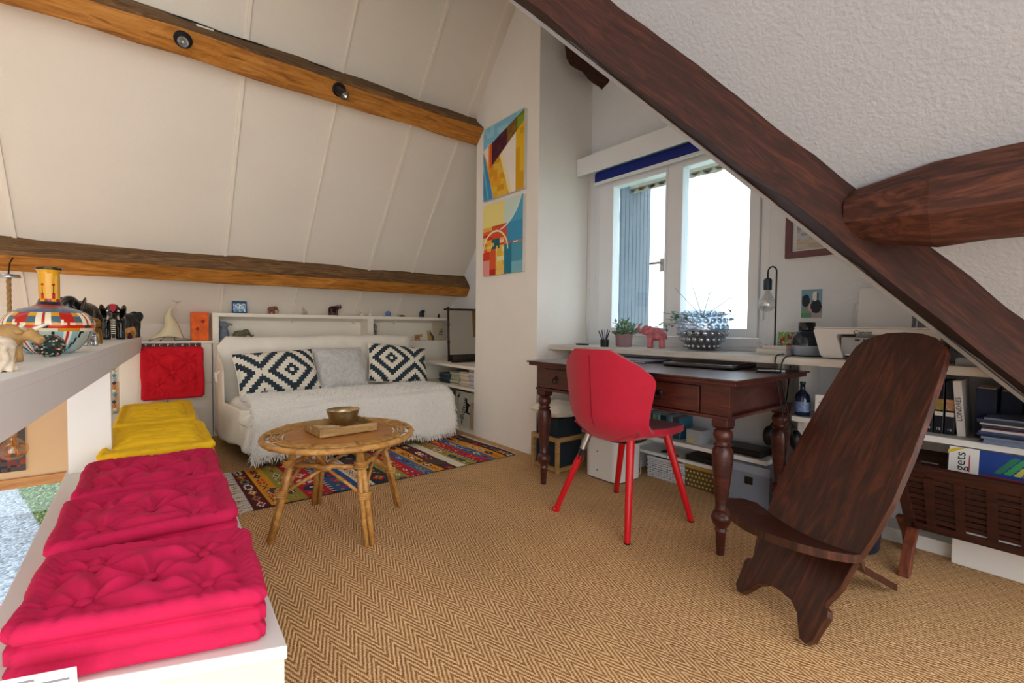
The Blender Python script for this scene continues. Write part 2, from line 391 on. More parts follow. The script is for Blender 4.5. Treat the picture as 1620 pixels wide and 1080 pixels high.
# big valley rafter
def lerp_line(p, q, t): return Vector(p)+(Vector(q)-Vector(p))*t
L1 = (Vector((.975, 1.130, 1.975)), Vector((2.152, .124, .805)))
L2 = (Vector((1.297, .927, 2.062)), Vector((2.240, .131, 1.122)))
L3 = (L3a, L3b)
mb = MB(); N = 30; vs_ = []; F = []; MI = []
for i in range(N+1):
    t = -1.1+i/N*2.42
    l1 = lerp_line(*L1, t); l3 = lerp_line(*L3, t)
    # L2 start parameter differs: match by projecting along the beam direction
    d_ = (L1[1]-L1[0]); tt = (l1-L2[0]).dot(d_)/(L2[1]-L2[0]).dot(d_); l2 = lerp_line(*L2, tt)
    l4 = l2+(l3-l1)
    for k, q in enumerate((l1, l1*.1+l2*.9, l2*.97+l4*.03, l4, l3)):
        j = (sin(i*.7+k*2.3)+sin(i*1.9+k))*.004+(hsh(i, k)-.5)*.006
        vs_.append(q+Vector((-.7*j, -.7*j, j)))
m = 5
for i in range(N):
    for k in range(m): F.append((i*m+k, i*m+(k+1) % m, (i+1)*m+(k+1) % m, (i+1)*m+k))
F += [tuple(range(m))[::-1], tuple(N*m+k for k in range(m))]
mb.add(vs_, F)
dk2 = wood('dark rafter wood', ('1d0f0b', '38190f', '4d281b'), (9, 9, 9), .5, bump=.35)
MI_ = basis(VD, (0, 0, 1) if False else VD.cross(Vector((0, 0, 1))).cross(VD), L3a); MV = MI_.inverted(); mb.v = [tuple(MV @ Vector(q)) for q in mb.v]
RO = mb.build('rafter_beam', DARK); RO.matrix_world = MI_
tag(RO, 'massive dark brown rafter crossing diagonally in front of the window', 'beam')
mb = MB(); N = 26; vs_ = []; F = []; m = 8
for i in range(N+1):
    y = .50-i/N*2.7; g_ = 1-.35*max(0, 1-i/2.0)
    for k in range(m):
        a = 2*pi*(k+.5)/m; R = (abs(cos(a))**6+abs(sin(a))**6)**(-1/6)
        j = (hsh(i, k, 3)-.5)*.008+sin(i*.8+k*1.7)*.004
        vs_.append((1.80+(cos(a)*R*.112+j)*g_, y, 1.335+(sin(a)*R*.115+j)*g_))
for i in range(N):
    for k in range(m): F.append((i*m+k, i*m+(k+1) % m, (i+1)*m+(k+1) % m, (i+1)*m+k))
F += [tuple(range(m))[::-1], tuple(N*m+k for k in range(m))]; mb.add(vs_, F)
tag(mb.build('purlin_beam', wood('dark purlin wood', ('23120d', '4a271c', '6e412e'), (24, 4, 24), .6, bump=.5)), 'short dark hewn beam butting into the big diagonal rafter at right', 'beam')
mb = beam('', '', (2.5, 2.53, 3.32), (2.9, 2.53, 3.22), .10, .38, (0, -.22, -1), None, seed=9, nseg=8)
tag(mb.build('ridge_beam', [DARK, dk2]), 'rough brown beam end poking out below the roof above the blind box', 'beam')
# ---------------------------------------------------------------- window 1
w1 = bpy.data.objects.new('window_1', None); COL.objects.link(w1); w1.location = (2.90, 1.855, WZ0); struct(w1)
X0, X1 = -.03, .05
hy0, hy1, hz = WY0-1.855, WY1-1.855, WZ1-WZ0
def wb(name, y0, y1, z0, z1, x0=X0, x1=X1, par=w1, m=WHC, bv=.004): return B(x0, x1, y0, y1, z0, z1).build(name, m, par, bevel=bv)
wb('frame', hy0, hy0+.05, 0, hz); wb('frame', hy1-.05, hy1, 0, hz); wb('frame', hy0+.05, hy1-.05, 0, .05); wb('frame', hy0+.05, hy1-.05, hz-.05, hz)
for (py0, py1, s) in ((1.301, 1.745, 0), (1.876, 2.33, 1)):
    a, b = py0-1.855, py1-1.855; z0, z1 = .968-WZ0, 2.045-WZ0
    oa, ob = (hy0+.052, .0015-.0) if s == 0 else (.0035, hy1-.052)
    ob_ = (a, b)
    cs = wb('casement', oa, a, .052, hz-.052, -.05, .03)
    wb('stile', b, ob, .052, hz-.052, -.05, .03, cs); wb('rail', a, b, .052, z0, -.05, .03, cs); wb('rail', a, b, z1, hz-.052, -.05, .03, cs)
    B(-.008, -.002, a-.004, b+.004, z0-.004, z1+.004).build('pane', GLS, cs)
    if s == 0:
        hd = MB(); hd.box(-.062, -.05, .02, .045, .50, .59); hd.tube([(-.055, .033, .56), (-.085, .033, .56), (-.085, .11, .56)], .008, 8); hd.build('handle', STEEL, w1)
for y, z in ((2.47, .25), (2.47, .95), (1.22, .2), (1.22, .9)): B(-.045, -.028, y-1.855-.008, y-1.855+.008, z-.04, z+.04).build('hinge', WHT, w1, bevel=.003)
# pelmet, blind, chain
t = thing('blind_box', 'white pelmet box across the top of the window', 'pelmet', (2.70, 1.8, 2.15))
B(0, .02, -.82, .772, 0, .133).build('front_board', WHC, t, bevel=.002); B(.02, .168, -.82, .772, .115, .133).build('top_board', WHC, t)
t = thing('roller_blind', 'rolled dark blue roller blind with white bottom bar', 'blind', (2.835, 1.82, 2.10))
MB().lathe([(.028, -.66), (.028, .66)], 16, M=Matrix.Rotation(radians(90), 4, 'X'), o=(0, 0, .06)).build('roll', mat('navy blind fabric', '1d2f86', .8), t, smooth=True, auto=40)
B(-.03, -.026, -.66, .66, .0, .06).build('fabric', mat('navy blind fabric', '1d2f86'), t); B(-.036, -.022, -.66, .66, -.022, .0).build('bottom_bar', WHC, t, bevel=.003)
ch = MB(); ch.tube([(2.79, 2.535, 2.13), (2.79, 2.535, 1.3), (2.78, 2.53, 1.02), (2.75, 2.49, .90), (2.73, 2.47, .862)], .0025, 6)
o = ch.build('blind_chain', mat('chain plastic', 'b8bcc4', .4)); tag(o, 'thin bead chain hanging from the roller blind in the window corner', 'chain')
# outside the window: shutter, eave tiles, twigs
t = thing('window_shutter', 'open grey blue plank shutter outside the left window pane', 'shutter', (3.13, 2.455, .9))
SHM = mat('grey blue shutter paint', '737d88', .7, noise=.08, nscale=20)
for i in range(8): B(i*.05-.03, i*.05+.016, -.012, .012, 0, 1.28).build('plank', SHM, t, bevel=.004)
for z in (.2, .95): B(-.03, .37, .012, .03, z, z+.07).build('crosspiece', SHM, t, bevel=.003)
t = thing('roof_eave', 'row of curved weathered roof tiles under the eave outside the window', 'eave', (3.3, 1.8, 2.085))
TILE = mat('weathered tile', 'a69a88', .9, noise=.25, nscale=40, bump=.6, bscale=60)
B(-.1, .02, -1.3, 1.2, .035, .14).build('soffit', mat('stone soffit', 'b3a793', .9, noise=.15, nscale=25), t)
tm = MB(); n = 8
ring = [(.045*cos(pi+pi*i/n), .045*sin(pi+pi*i/n)) for i in range(n+1)]; ring2 = [(x*.8, y*.8) for x, y in ring[::-1]]
tm.prism(ring+ring2, (.16, 0, .05), o=(-.08, 0, .045), ax=(0, 1, 0))
t0 = tm.build('tile', TILE, t, loc=(0, -1.15, 0))
for i in range(1, 25):
    q = t0.copy(); COL.objects.link(q); q.location = (0, -1.15+i*.094, (hsh(i)-.5)*.01)
TB = mat('bark', '8a7d6c', .9)
t = thing('tree', 'bare tree with thin hanging twigs outside the right window pane', 'tree', (4.6, .75, -2.5))
MB().tube([(0, 0, 0), (.03, 0, 2.5), (-.05, .05, 4.4), (-.1, .2, 5.4)], [.14, .11, .09, .05], 10).build('trunk', TB, t, smooth=True)
random.seed(3)
for i in range(6):
    p = Vector((-.06, .08, 4.5+.12*i)); pts = [p.copy()]; e = Vector((-.45-.05*i, 1.15+.10*i, 5.25)); pts.append(p.lerp(e, .5)+Vector((0, 0, .15))); pts.append(e.copy()); p = e.copy()
    for k in range(7):
        p = p+Vector((.02*random.uniform(-1, 1), -.05+random.uniform(-.06, .04), -.10+random.uniform(-.03, .04)+.008*k)); pts.append(p.copy())
    MB().tube(pts, [.02, .014, .009]+[.006*(1-k/9) for k in range(7)], 5).build('branch', TB, t, smooth=True)
struct(B(3.1, 12, -12, 4.97, -2.7, -2.5).build('ground_garden', mat('lawn', '5c7a3c', .95, noise=.3, nscale=8)))
# rest of the void: far wall and lower floor
struct(B(-3.32, -3.2, -2.2, 4.97, -2.6, 3.3).build('wall_left', PL))
struct(B(-3.2, 3.1, -2.2, 4.85, -2.6, -2.5).build('floor_lower', mat('terracotta tiles', 'b98a62', .6, noise=.15, nscale=6)))
q = [Vector((-.56, -2.2, 3.76)), Vector((-.56, 2.68, 3.76)), Vector((-3.3, 2.68, 1.35)), Vector((-3.3, -2.2, 1.35))]; up = Vector((-1, 0, 1)).normalized()*.1
c = MB(); c.add(q+[p+up for p in q], [(0, 1, 2, 3), (7, 6, 5, 4)]+[(i, (i+1) % 4, 4+(i+1) % 4, 4+i) for i in range(4)])
struct(c.build('ceiling_far', PLG))
# ---------------------------------------------------------------- left side: bench, railing, cushions
bex = lambda y: .195+.038*(y-1.08)+.03
t = thing('bench', 'low white built-in bench along the railing under the floor cushions', 'bench', (0, 2.9, 0))
be = [(-.277, 1.28), (.242, 1.075), (.355, 4.68), (-.277, 4.68)]
off = lambda q: [(x, y-2.9) for x, y in q]
MB().prism(off(be), (0, 0, -.03), o=(0, 0, .27), ay=(0, 1, 0)).build('seat_board', WHT, t, bevel=.003)
MB().prism(off([(-.265, 1.285), (.238, 1.085), (.347, 4.67), (-.265, 4.67)]), (0, 0, .24), ay=(0, 1, 0)).build('body', CREAM, t)
rx = lambda y: -.28+.062*y
t = thing('railing', 'white railing with a wide display shelf on a square post', 'railing', (-.25, 2.9, .305))
MB().prism([(rx(.7)-.27+.25, .7-2.9), (rx(.7)+.25, .7-2.9), (rx(4.69)+.25, 4.685-2.9), (rx(4.69)-.27+.25, 4.685-2.9)], (0, 0, .03), o=(0, 0, .525), ay=(0, 1, 0)).build('shelf_board', WHT, t, bevel=.003)
MB().prism([(rx(.7)-.02+.25, .7-2.9), (rx(.7)-.002+.25, .7-2.9), (rx(4.69)-.002+.25, 4.68-2.9), (rx(4.69)-.02+.25, 4.68-2.9)], (0, 0, .085), o=(0, 0, .445-.005), ay=(0, 1, 0)).build('fascia', WHT, t)
MB().prism([(rx(.7)-.25+.25, .7-2.9), (rx(.7)-.232+.25, .7-2.9), (rx(4.69)-.232+.25, 4.68-2.9), (rx(4.69)-.25+.25, 4.68-2.9)], (0, 0, .085), o=(0, 0, .44), ay=(0, 1, 0)).build('fascia', WHT, t)
B(-.015, .138, .02, .13, -.0345, .525).build('post', WHT, t, bevel=.003)
def mattress(name, label, quad, z0, h, m, buttons, group, roll=.021, puff=.032, rot=None, tagc=None, seed=0, lines=0):
    """tufted mattress cushion on a four-cornered plan (ccw from front-left)"""
    q = [Vector((x, y, 0)) for x, y in quad]; ce = sum(q, Vector())/4
    q = [p-ce for p in q]
    def bl(s, t_): return (q[0]*(1-s)+q[1]*s)*(1-t_)+(q[3]*(1-s)+q[2]*s)*t_
    W_ = ((q[1]-q[0]).length+(q[2]-q[3]).length)/2; D_ = ((q[3]-q[0]).length+(q[2]-q[1]).length)/2
    th = thing(name, label, 'cushion', (ce.x, ce.y, z0), group=group)
    if rot: th.rotation_euler = rot
    n = 176; per = []
    e = .045
    for i in range(n):
        a = 2*pi*i/n
        x = abs(cos(a))**.16*(1 if cos(a) > 0 else -1); y = abs(sin(a))**.16*(1 if sin(a) > 0 else -1)
        per.append((x, y, a))
    # even spacing along perimeter
    pts = []
    def pp(u):
        u = (u % 1)*4; k = int(u); f_ = u-k; r_ = .10
        c_ = [(-1, -1), (1, -1), (1, 1), (-1, 1)]; a_, b_ = c_[k], c_[(k+1) % 4]
        x, y = a_[0]+(b_[0]-a_[0])*f_, a_[1]+(b_[1]-a_[1])*f_
        m_ = max(abs(x), abs(y)); mn = min(abs(x), abs(y))
        if mn > 1-r_:
            k_ = (mn-(1-r_))/r_; x *= 1-.05*k_*k_; y *= 1-.05*k_*k_
        return x, y
    pts = [pp(i/n) for i in range(n)]
    prof = []   # (scale offset outward in metres, z, kind)
    r_ = roll
    for k in range(4): a = -pi/2+pi*k/3*.95; prof.append((-r_+r_*cos(a)*1.0, r_+r_*sin(a)))
    prof += [(-.010, 2*r_+.004)]
    for k in range(3): prof.append((-.002, 2*r_+(h-4*r_)*(.2+.3*k)))
    prof += [(-.010, h-2*r_-.004)]
    for k in range(6): a = -pi/2+pi*(k+.3)/5.3; prof.append((-r_+r_*cos(a)*1.05, h-r_+r_*sin(a)*1.05))
    prof += [(-1.9*r_, h-.35*r_-.006), (-2.05*r_, h-.62*r_)]
    top = 26
    mb = MB(); V_ = []
    def tuft(x, y):
        z = 0; xm, ym = x*W_/2, y*D_/2
        for bx, by in buttons:
            dx, dy = xm-bx*W_/2, ym-by*D_/2; d = hypot(dx, dy); a = atan2(dy, dx)
            z -= (.012*exp(-(d/.024)**2)+.034*exp(-(d/.075)**2))
            z += .008*sin(a*7+bx*9+seed)*exp(-((d-.06)/.045)**2)
        return z
    for (od, z) in prof:
        for i, (x, y) in enumerate(pts):
            sx, sy = (W_/2+od)/(W_/2), (D_/2+od)/(D_/2)
            u = i/n*4*max(W_, D_)/.072
            lump = sin(2*pi*u/4+seed)*.5+(hsh(int(u), seed)-.5)
            l_ = 1+(.011*lump if (z < 2*r_ or z > h-2*r_) else .006*lump)
            mid = 1-.012*(1-abs(x*y))*0
            p = bl(.5+x*sx*l_/2, .5+y*sy*l_/2)
            pn = (abs((u*2) % 1-.5)*2)**5; zz = z+(.004*lump-.006*pn if z > h-1.2*r_ else (.003*lump if z > h-2*r_ else 0))
            V_.append((p.x, p.y, zz))
    np_ = len(prof); s0 = (W_/2-2.05*r_)/(W_/2)
    for k in range(1, top):
        f_ = 1-k/top
        for i, (x, y) in enumerate(pts):
            xx, yy = x*s0*f_, y*s0*f_
            g_ = 1-max(abs(xx), abs(yy))/s0
            z = h-.62*r_+puff*(1-(1-min(1, g_*2.2))**2.5)+tuft(xx, yy)+.0035*sin(xx*9+3*yy+seed)*sin(yy*11-xx*4)*min(1, g_*3)
            if lines: z += .013*sin(yy*D_/2*2*pi/.075+1.5*sin(xx*3+seed)+seed)*min(1, g_*3)
            p = bl(.5+xx/2, .5+yy/2); V_.append((p.x, p.y, z))
    F = []
    R_ = np_+top-1
    for j in range(R_-1):
        for i in range(n): F.append((j*n+i, j*n+(i+1) % n, (j+1)*n+(i+1) % n, (j+1)*n+i))
    V_.append((0, 0, h-.62*r_+puff+tuft(0, 0))); F += [((R_-1)*n+i, (R_-1)*n+(i+1) % n, len(V_)-1) for i in range(n)]
    F.append(tuple(range(n))[::-1])
    mb.add(V_, F); mb.build('cover', m, th, smooth=True)
    for bx, by in buttons:
        p = bl(.5+bx/2, .5+by/2)
        MB().ell((p.x, p.y, h-.62*r_+puff+tuft(bx, by)+.008), (.016, .016, .008), 14, 6).build('button', m, th, smooth=True)
    if tagc:
        x, y, ax, wd, ht = tagc; tg = MB(); a_ = Vector(ax).normalized()
        tg.prism([(0, 0), (wd, 0), (wd, ht), (0, ht)], (.0005, -.0008, 0), o=(x, y, .012), ax=a_, ay=(0, -.25, 1))
        for k, wl in enumerate((.7, .55, .62, .4)): pass
        tg.build('tag', PAPER, th)
        ln = MB()
        for k, wl in enumerate((.35, .8, .7, .75)): ln.prism([(wd*.1, ht*(.75-.19*k)), (wd*(.1+wl), ht*(.75-.19*k)), (wd*(.1+wl), ht*(.82-.19*k)), (wd*.1, ht*(.82-.19*k))], (.0002, -.0012, 0), o=(x, y-.001, .012), ax=a_, ay=(0, -.25, 1))
        ln.build('tag_print', mat('grey print', '8d8f96', .8), th)
    return th
b5 = [(0, 0), (-.5, -.45), (.5, -.45), (-.5, .45), (.5, .45)]
PG = 'raspberry floor cushions on the bench'
mattress('floor_cushion', 'raspberry pink tufted floor cushion nearest the front end of the bench', [(-.212, 1.245), (.212, 1.105), (.236, 1.485), (-.19, 1.615)], .272, .125, PINK, b5, PG, seed=1, tagc=(-.215, -.168, (1, -.33, 0), .11, .055))
mattress('floor_cushion', 'raspberry pink tufted floor cushion in the middle of the three pink ones', [(-.205, 1.665), (.235, 1.655), (.252, 2.065), (-.20, 2.075)], .272, .12, PINK, b5, PG, seed=2.3)
mattress('floor_cushion', 'raspberry pink tufted floor cushion beside the railing post, next to the yellow one', [(-.19, 2.13), (.25, 2.12), (.272, 2.60), (-.185, 2.62)], .272, .115, PINK, b5, PG, seed=4)
YG = 'yellow floor cushions on the bench'
mattress('floor_cushion', 'yellow quilted floor cushion lying next to the pink cushions', [(-.16, 2.76), (.29, 2.74), (.30, 3.42), (-.15, 3.44)], .272, .105, YEL, [], YG, seed=5, lines=1, puff=.014, tagc=(.0, -.34, (1, 0, 0), .05, .045))
mattress('floor_cushion', 'yellow quilted floor cushion at the far end of the bench against the red one', [(-.13, 3.47), (.27, 3.47), (.30, 4.30), (-.11, 4.30)], .272, .115, YEL, [], YG, seed=6.5, lines=1, puff=.014)
c_ = mattress('floor_cushion', 'red tufted cushion standing upright against the cupboard', [(-.205, -.21), (.205, -.21), (.205, .21), (-.205, .21)], 0, .10, RED, b5, None, seed=8)
c_.location = (.205, 4.66, .56); c_.rotation_euler = (radians(80), 0, 0)
# cupboard under the shelf and lettered strip
t = thing('cupboard', 'cream low cupboard behind the red upright cushion', 'cupboard', (.17, 4.81, 0))
B(-.30, .31, -.11, .11, 0, .80).build('body', CREAM, t); B(-.31, .315, -.125, .11, .80, .822).build('top', CREAM, t, bevel=.002)
B(.003, .305, -.124, -.111, .47, .795).build('door', CREAM, t, bevel=.003); B(.003, .305, -.124, -.111, .03, .462).build('door', CREAM, t, bevel=.003)
B(-.295, -.003, -.124, -.111, .03, .795).build('door', CREAM, t, bevel=.003)
kn = MB(); kn.tube([(-.27, -.124, .70), (-.27, -.145, .70)], .012, 10); kn.build('knob', WHT, t)
t = thing('lettered_box', 'dark red board with pale letters behind the red cushion', 'board', (.2, 4.682, .786))
B(-.2, .2, -.012, .003, -.03, .02).build('panel', mat('burgundy lacquer', '42101c', .5), t)
for i, chx in enumerate('YHCPC42L'): text('letter', chx, .03, IVORY, t, Matrix.Translation((-.165+i*.047, -.0135, .004)) @ Matrix.Rotation(radians(90), 4, 'X'))
# ---------------------------------------------------------------- sofa shelf unit
t = thing('wall_shelf', 'long cream open shelf built behind the sofa', 'shelf', (1.62, 4.80, 0))
XL, XR = .485-1.62, 2.86-1.62
B(XL, XR, -.11, .10, 1.03, 1.062).build('top_board', CREAM, t, bevel=.002)
B(XL, XL+.045, -.108, .10, .80, 1.03).build('side_board', CREAM, t, bevel=.002); B(1.845-1.62, 1.905-1.62, -.106, .10, .80, 1.03).build('divider', CREAM, t, bevel=.002)
B(XL, XR, -.11, .10, .775, .80).build('bottom_board', CREAM, t); B(XL+.02, XR, .10, .112, .80, 1.03).build('back_board', CREAM, t)
B(XL, XR, -.105, .10, .0, .775).build('lower_panel', CREAM, t)
# ---------------------------------------------------------------- sofa
t = thing('sofa_bed', 'cream slip-covered sofa bed under the low beam', 'sofa', (1.35, 4.0, 0))
def rbox(w, d, h, r, M, nu=26, wob=.004, seed=0):
    """rounded slab, superellipse section swept with puffed cloth"""
    mb = MB(); N, K = 40, 30
    V_ = []
    for j in range(K+1):
        v_ = -1+2*j/K; e = (1-min(1, max(0, (abs(v_)*w/2-(w/2-r))/r))**2)**.5 if abs(v_)*w/2 > w/2-r else 1
        for i in range(N):
            a = 2*pi*i/N; ca, sa = cos(a), sin(a); R = (abs(ca)**5+abs(sa)**5)**(-1/5)
            x = v_*w/2; y = ca*R*(d/2-r+r*e); z = sa*R*(h/2-r+r*e)
            wv = wob*(sin(x*14+seed)+sin(z*17+x*5+seed*2)+sin(y*21+2*x))
            V_.append(M @ Vector((x, y+wv*.5, z+wv)))
    F = []
    for j in range(K):
        for i in range(N): F.append((j*N+i, j*N+(i+1) % N, (j+1)*N+(i+1) % N, (j+1)*N+i))
    F += [tuple(range(N))[::-1], tuple(K*N+i for i in range(N))]
    return mb.add(V_, F)
rbox(1.72, .14, .60, .07, Matrix.Translation((0, .36, .575)) @ Matrix.Rotation(radians(-19), 4, 'X'), seed=1).build('backrest', CLOTH, t, smooth=True, auto=60)
rbox(1.66, .72, .15, .06, Matrix.Translation((-.02, -.22, .345)) @ Matrix.Rotation(radians(3), 4, 'X'), seed=3).build('seat', CLOTH, t, smooth=True, auto=60)
# cover skirt: left side and folds
sk = MB()
def skirt(u, v_):
    P = [(-.845, .55), (-.868, .3), (-.872, .0), (-.86, -.3), (-.835, -.50), (-.79, -.575), (-.6, -.58), (-.3, -.58)]
    s = u*(len(P)-1); k = min(int(s), len(P)-2); f_ = s-k
    x = P[k][0]*(1-f_)+P[k+1][0]*f_; y = P[k][1]*(1-f_)+P[k+1][1]*f_
    tz = .80-.60*u if u < .62 else .40
    if u > .3: tz = max(.40, .80-1.3*u)
    bz = .13-.03*sin(u*9)
    z = tz*(1-v_)+bz*v_; wv = .009*sin(u*30)*v_+.008*sin(u*23+v_*5)
    return (x-wv-.02*v_*(u < .75), y-wv*.8, z)
sk.grid(skirt, 70, 16).build('cover_skirt', CLOTH, t, smooth=True, solid=.004)
for k in (0, 1): sk = MB(); sk.tube([(-.872, .25-.03*k, .60), (-.90, .20-.02*k, .595-.02*k), (-.905, .16-.05*k, .56-.03*k)], .007, 6, flat=.4); sk.build('cover_tie', CLOTH, t)
B(-.76, .76, -.50, .38, .06, .27).build('base_frame', mat('dark base', '2b2c30', .7), t)
for x in (-.7, .7): MB().tube([(x, -.45, 0), (x, -.45, .08)], .025, 10).build('leg', BLK, t)
# throw
t2 = thing('throw_blanket', 'shaggy off-white throw draped over the sofa seat', 'blanket', (1.35, 3.75, .437))
def thr(u, v_, off=0):
    x = -.775+1.50*u
    L = [(.12, .012), (0, .012), (-.15, .014), (-.28, .006), (-.335, -.03), (-.36, -.12), (-.365, -.24), (-.36, -.36+.02*sin(u*20))]
    s = v_*(len(L)-1); k = min(int(s), len(L)-2); f_ = s-k
    y = L[k][0]*(1-f_)+L[k+1][0]*f_; z = L[k][1]*(1-f_)+L[k+1][1]*f_
    hang = max(0, v_-.5)
    wv = .012*sin(u*31+v_*3)*hang*2+.005*sin(u*15+v_*13)
    x += .05*hang*(u-.5)*1.5; y += -.05*v_*(u-.2)+.03*u
    return (x, y-wv-off, z+wv*.5+off)
MB().grid(thr, 70, 40).build('cloth', THROW, t2, smooth=True, solid=.006)
random.seed(5); fz = MB()
for i in range(15000):
    u, v_ = random.random(), random.random()**.8; p = Vector(thr(u, v_)); hang = v_ > .5
    L = random.uniform(.010, .024); d = Vector((random.uniform(-1, 1)*.6, -1 if hang else random.uniform(-.6, .2), -.5 if hang else .8)).normalized()
    s = Vector((1, 0, 0)).lerp(Vector((0, 0, 1)), random.random()*.4).normalized()*.0022
    q = p+d*L+Vector((0, 0, -.006 if hang else 0)); fz.add([p-s, p+s, q], [(0, 1, 2)])
f_ = fz.build('shag', mat('shag yarn', 'fbf8f2', .95), t2, fixn=False); f_['kind'] = 'stuff'
fr = MB()
for i in range(260):
    u = i/260+random.uniform(-.001, .001); p = Vector(thr(u, 1)); q = p+Vector((random.uniform(-.012, .012), random.uniform(-.03, .004), -random.uniform(.025, .06))); q.z = max(q.z, -.42)
    fr.tube([p, p.lerp(q, .5)+Vector((random.uniform(-.006, .006), -.006, 0)), q], [.003, .0035, .0015], 4)
for sgn in (0, 1):
    for i in range(90):
        v_ = i/90; p = Vector(thr(sgn, v_)); q = p+Vector(((1 if sgn else -1)*random.uniform(.01, .03), random.uniform(-.012, .01), -random.uniform(.01, .04))); fr.tube([p, q], [.003, .0015], 4)
f_ = fr.build('fringe', THROW, t2); f_['kind'] = 'stuff'
# pillows
def ikat(ph, pv, cells):
    def c_(u, v_):
        i, j = int(u*cells[0])+ph, int(v_*cells[1])+pv; P = 44
        a, b = abs((i+P//2) % P-P//2), abs((j+P//2) % P-P//2); d = (a//2)*2+(b//2)*2
        if d < 2: return 'ece6d6'
        return '2c3a44' if (d//6) % 2 == 0 else 'ece6d6'
    return c_
def pillow(name, label, w, h, th_, M, m, colf=None, n=(56, 36), parts=True, cat='cushion', group=None):
    t = thing(name, label, cat, M.translation, group=group); t.rotation_euler = M.to_euler()
    mb = MB()
    for sd in (1, -1):
        def f(u, v_):
            x, y = 2*u-1, 2*v_-1; pin = 1-.06*(x*x*y*y)+.0
            z = th_/2*((1-x**4)*(1-y**4))**.6
            ex = 1-.05*(1-y*y)*0; k = 1-.045*(1-x*x)*abs(y)**4; k2 = 1-.045*(1-y*y)*abs(x)**4
            wv = .004*sin(x*6+y*3)*sin(y*7)
            return (x*w/2*k2, y*h/2*k, sd*(z+.003)+wv)
        mb.grid(f, n[0], n[1], colf, flip=sd < 0)
    mb.build('cover', m, t, smooth=True)
    pts = []
    for i in range(80):
        a = i/80*4; k = int(a); f_ = a-k; c4 = [(-1, -1), (1, -1), (1, 1), (-1, 1)]
        x = c4[k][0]+(c4[(k+1) % 4][0]-c4[k][0])*f_; y = c4[k][1]+(c4[(k+1) % 4][1]-c4[k][1])*f_
        pts.append((x*w/2*(1-.045*(1-y*y)*abs(x)**4), y*h/2*(1-.045*(1-x*x)*abs(y)**4), .004*sin(x*6+y*3)*sin(y*7)))
    if parts: MB().tube(pts, .0045, 6, closed=True).build('piping', m if m is not FABR else CLOTH, t, smooth=True)
    return t
def lean(x, y, z, tilt, rz=0, roll=0): return Matrix.Translation((x, y, z)) @ Matrix.Rotation(radians(rz), 4, 'Z') @ Matrix.Rotation(radians(90-tilt), 4, 'X') @ Matrix.Rotation(radians(roll), 4, 'Z')
G = 'black and white patterned sofa cushions'
pillow('sofa_cushion', 'black and white diamond patterned cushion at the left end of the sofa', .60, .38, .13, lean(.86, 4.06, .585, 32, 2, 3), FABR, ikat(-38, -17, (60, 38)), (60, 38), group=G)
pillow('sofa_cushion', 'black and white diamond patterned cushion at the right end of the sofa', .56, .40, .13, lean(1.895, 4.07, .605, 32, -4, -8), FABR, ikat(-19, -22, (56, 40)), (56, 40), group=G)
g_ = pillow('sofa_cushion', 'plain light grey fur cushion between the patterned ones', .42, .40, .12, lean(1.375, 4.10, .59, 32), FUR)
random.seed(11); fz = MB()
for i in range(5000):
    x, y = random.uniform(-.97, .97), random.uniform(-.97, .97); z = .07*((1-x**4)*(1-y**4))**.6+.002
    p = Vector((x*.22, y*.2, z)); d = Vector((random.uniform(-.5, .5)+x*.4, -.7+random.uniform(-.3, .3), .5)); q = p+d.normalized()*random.uniform(.008, .018)
    fz.add([p-Vector((.0012, 0, 0)), p+Vector((.0012, 0, 0)), q], [(0, 1, 2)])
f_ = fz.build('pile', mat('fur strands', 'e4e4e2', .95), g_, fixn=False); f_['kind'] = 'stuff'
# ---------------------------------------------------------------- kilim rug
STR = [('5e1a22', 9), ('e39a1c', 10), ('9c9440', 11), ('c3142a', 15), ('8f8f8c', 3), ('2f5a9c', 16), ('e6ddc8', 9), ('24303c', 15), ('9c9440', 11), ('c3142a', 10), ('3f66a0', 9), ('e39a1c', 9), ('5e1a22', 11), ('e6ddc8', 8), ('9c9440', 10), ('8f8f8c', 2), ('c3142a', 9), ('3f66a0', 9), ('e39a1c', 10), ('4a1a2c', 10)]
MOT = {'d': ['..a..', '.aba.', 'abcba', '.aba.', '..a..'], 'o': ['.aaa.', 'abbba', 'abcba', 'abbba', '.aaa.'], 'x': ['a...a', '.b.b.', '..c..', '.b.b.', 'a...a'], 's': ['a.a.a', '.b.b.', 'a.c.a', '.b.b.', 'a.a.a'], 'b': ['.a.a.', 'aabaa', '.bcb.', 'aabaa', '.a.a.']}
CONTR = ['e6ddc8', 'c3142a', '2a3560', 'e39a1c', '24303c', '9c9440']
def rugpix():
    tot = sum(w for _, w in STR); rows = 76; px = []
    cols = []; start = 0
    for k, (c_, w) in enumerate(STR):
        for i in range(w): cols.append((k, c_, i, w))
    for j in range(rows):
        row = []
        for (k, c_, i, w) in cols:
            col = c_
            if w >= 9:
                per = 11 if w < 13 else 13; jj = (j+k*5) % per; num = (j+k*5)//per
                big = 2 if w >= 13 else 1
                mo = list(MOT)[int(hsh(k, num)*5)]; a_ = CONTR[int(hsh(k, num, 2)*6)]; b_ = CONTR[int(hsh(k, num, 3)*6)]; cc = CONTR[int(hsh(k, num, 4)*6)]
                off = (w-5*big)//2 if big == 1 else (w-10)//2
                y = (jj-1)//(2 if per > 11 else 2); x = (i-off)//big if big == 2 else (i-off)
                if 0 <= y < 5 and 0 <= x < 5 and i >= off:
                    chh = MOT[mo][y][x]; col = {'a': a_, 'b': b_, 'c': cc}.get(chh, c_)
            if w <= 3: col = '2b2b2d' if (j//2) % 2 == 0 else 'b9b5ac'
            row.append(col)
        px.append(row)
    return px, tot, rows
px, tot, rows = rugpix()
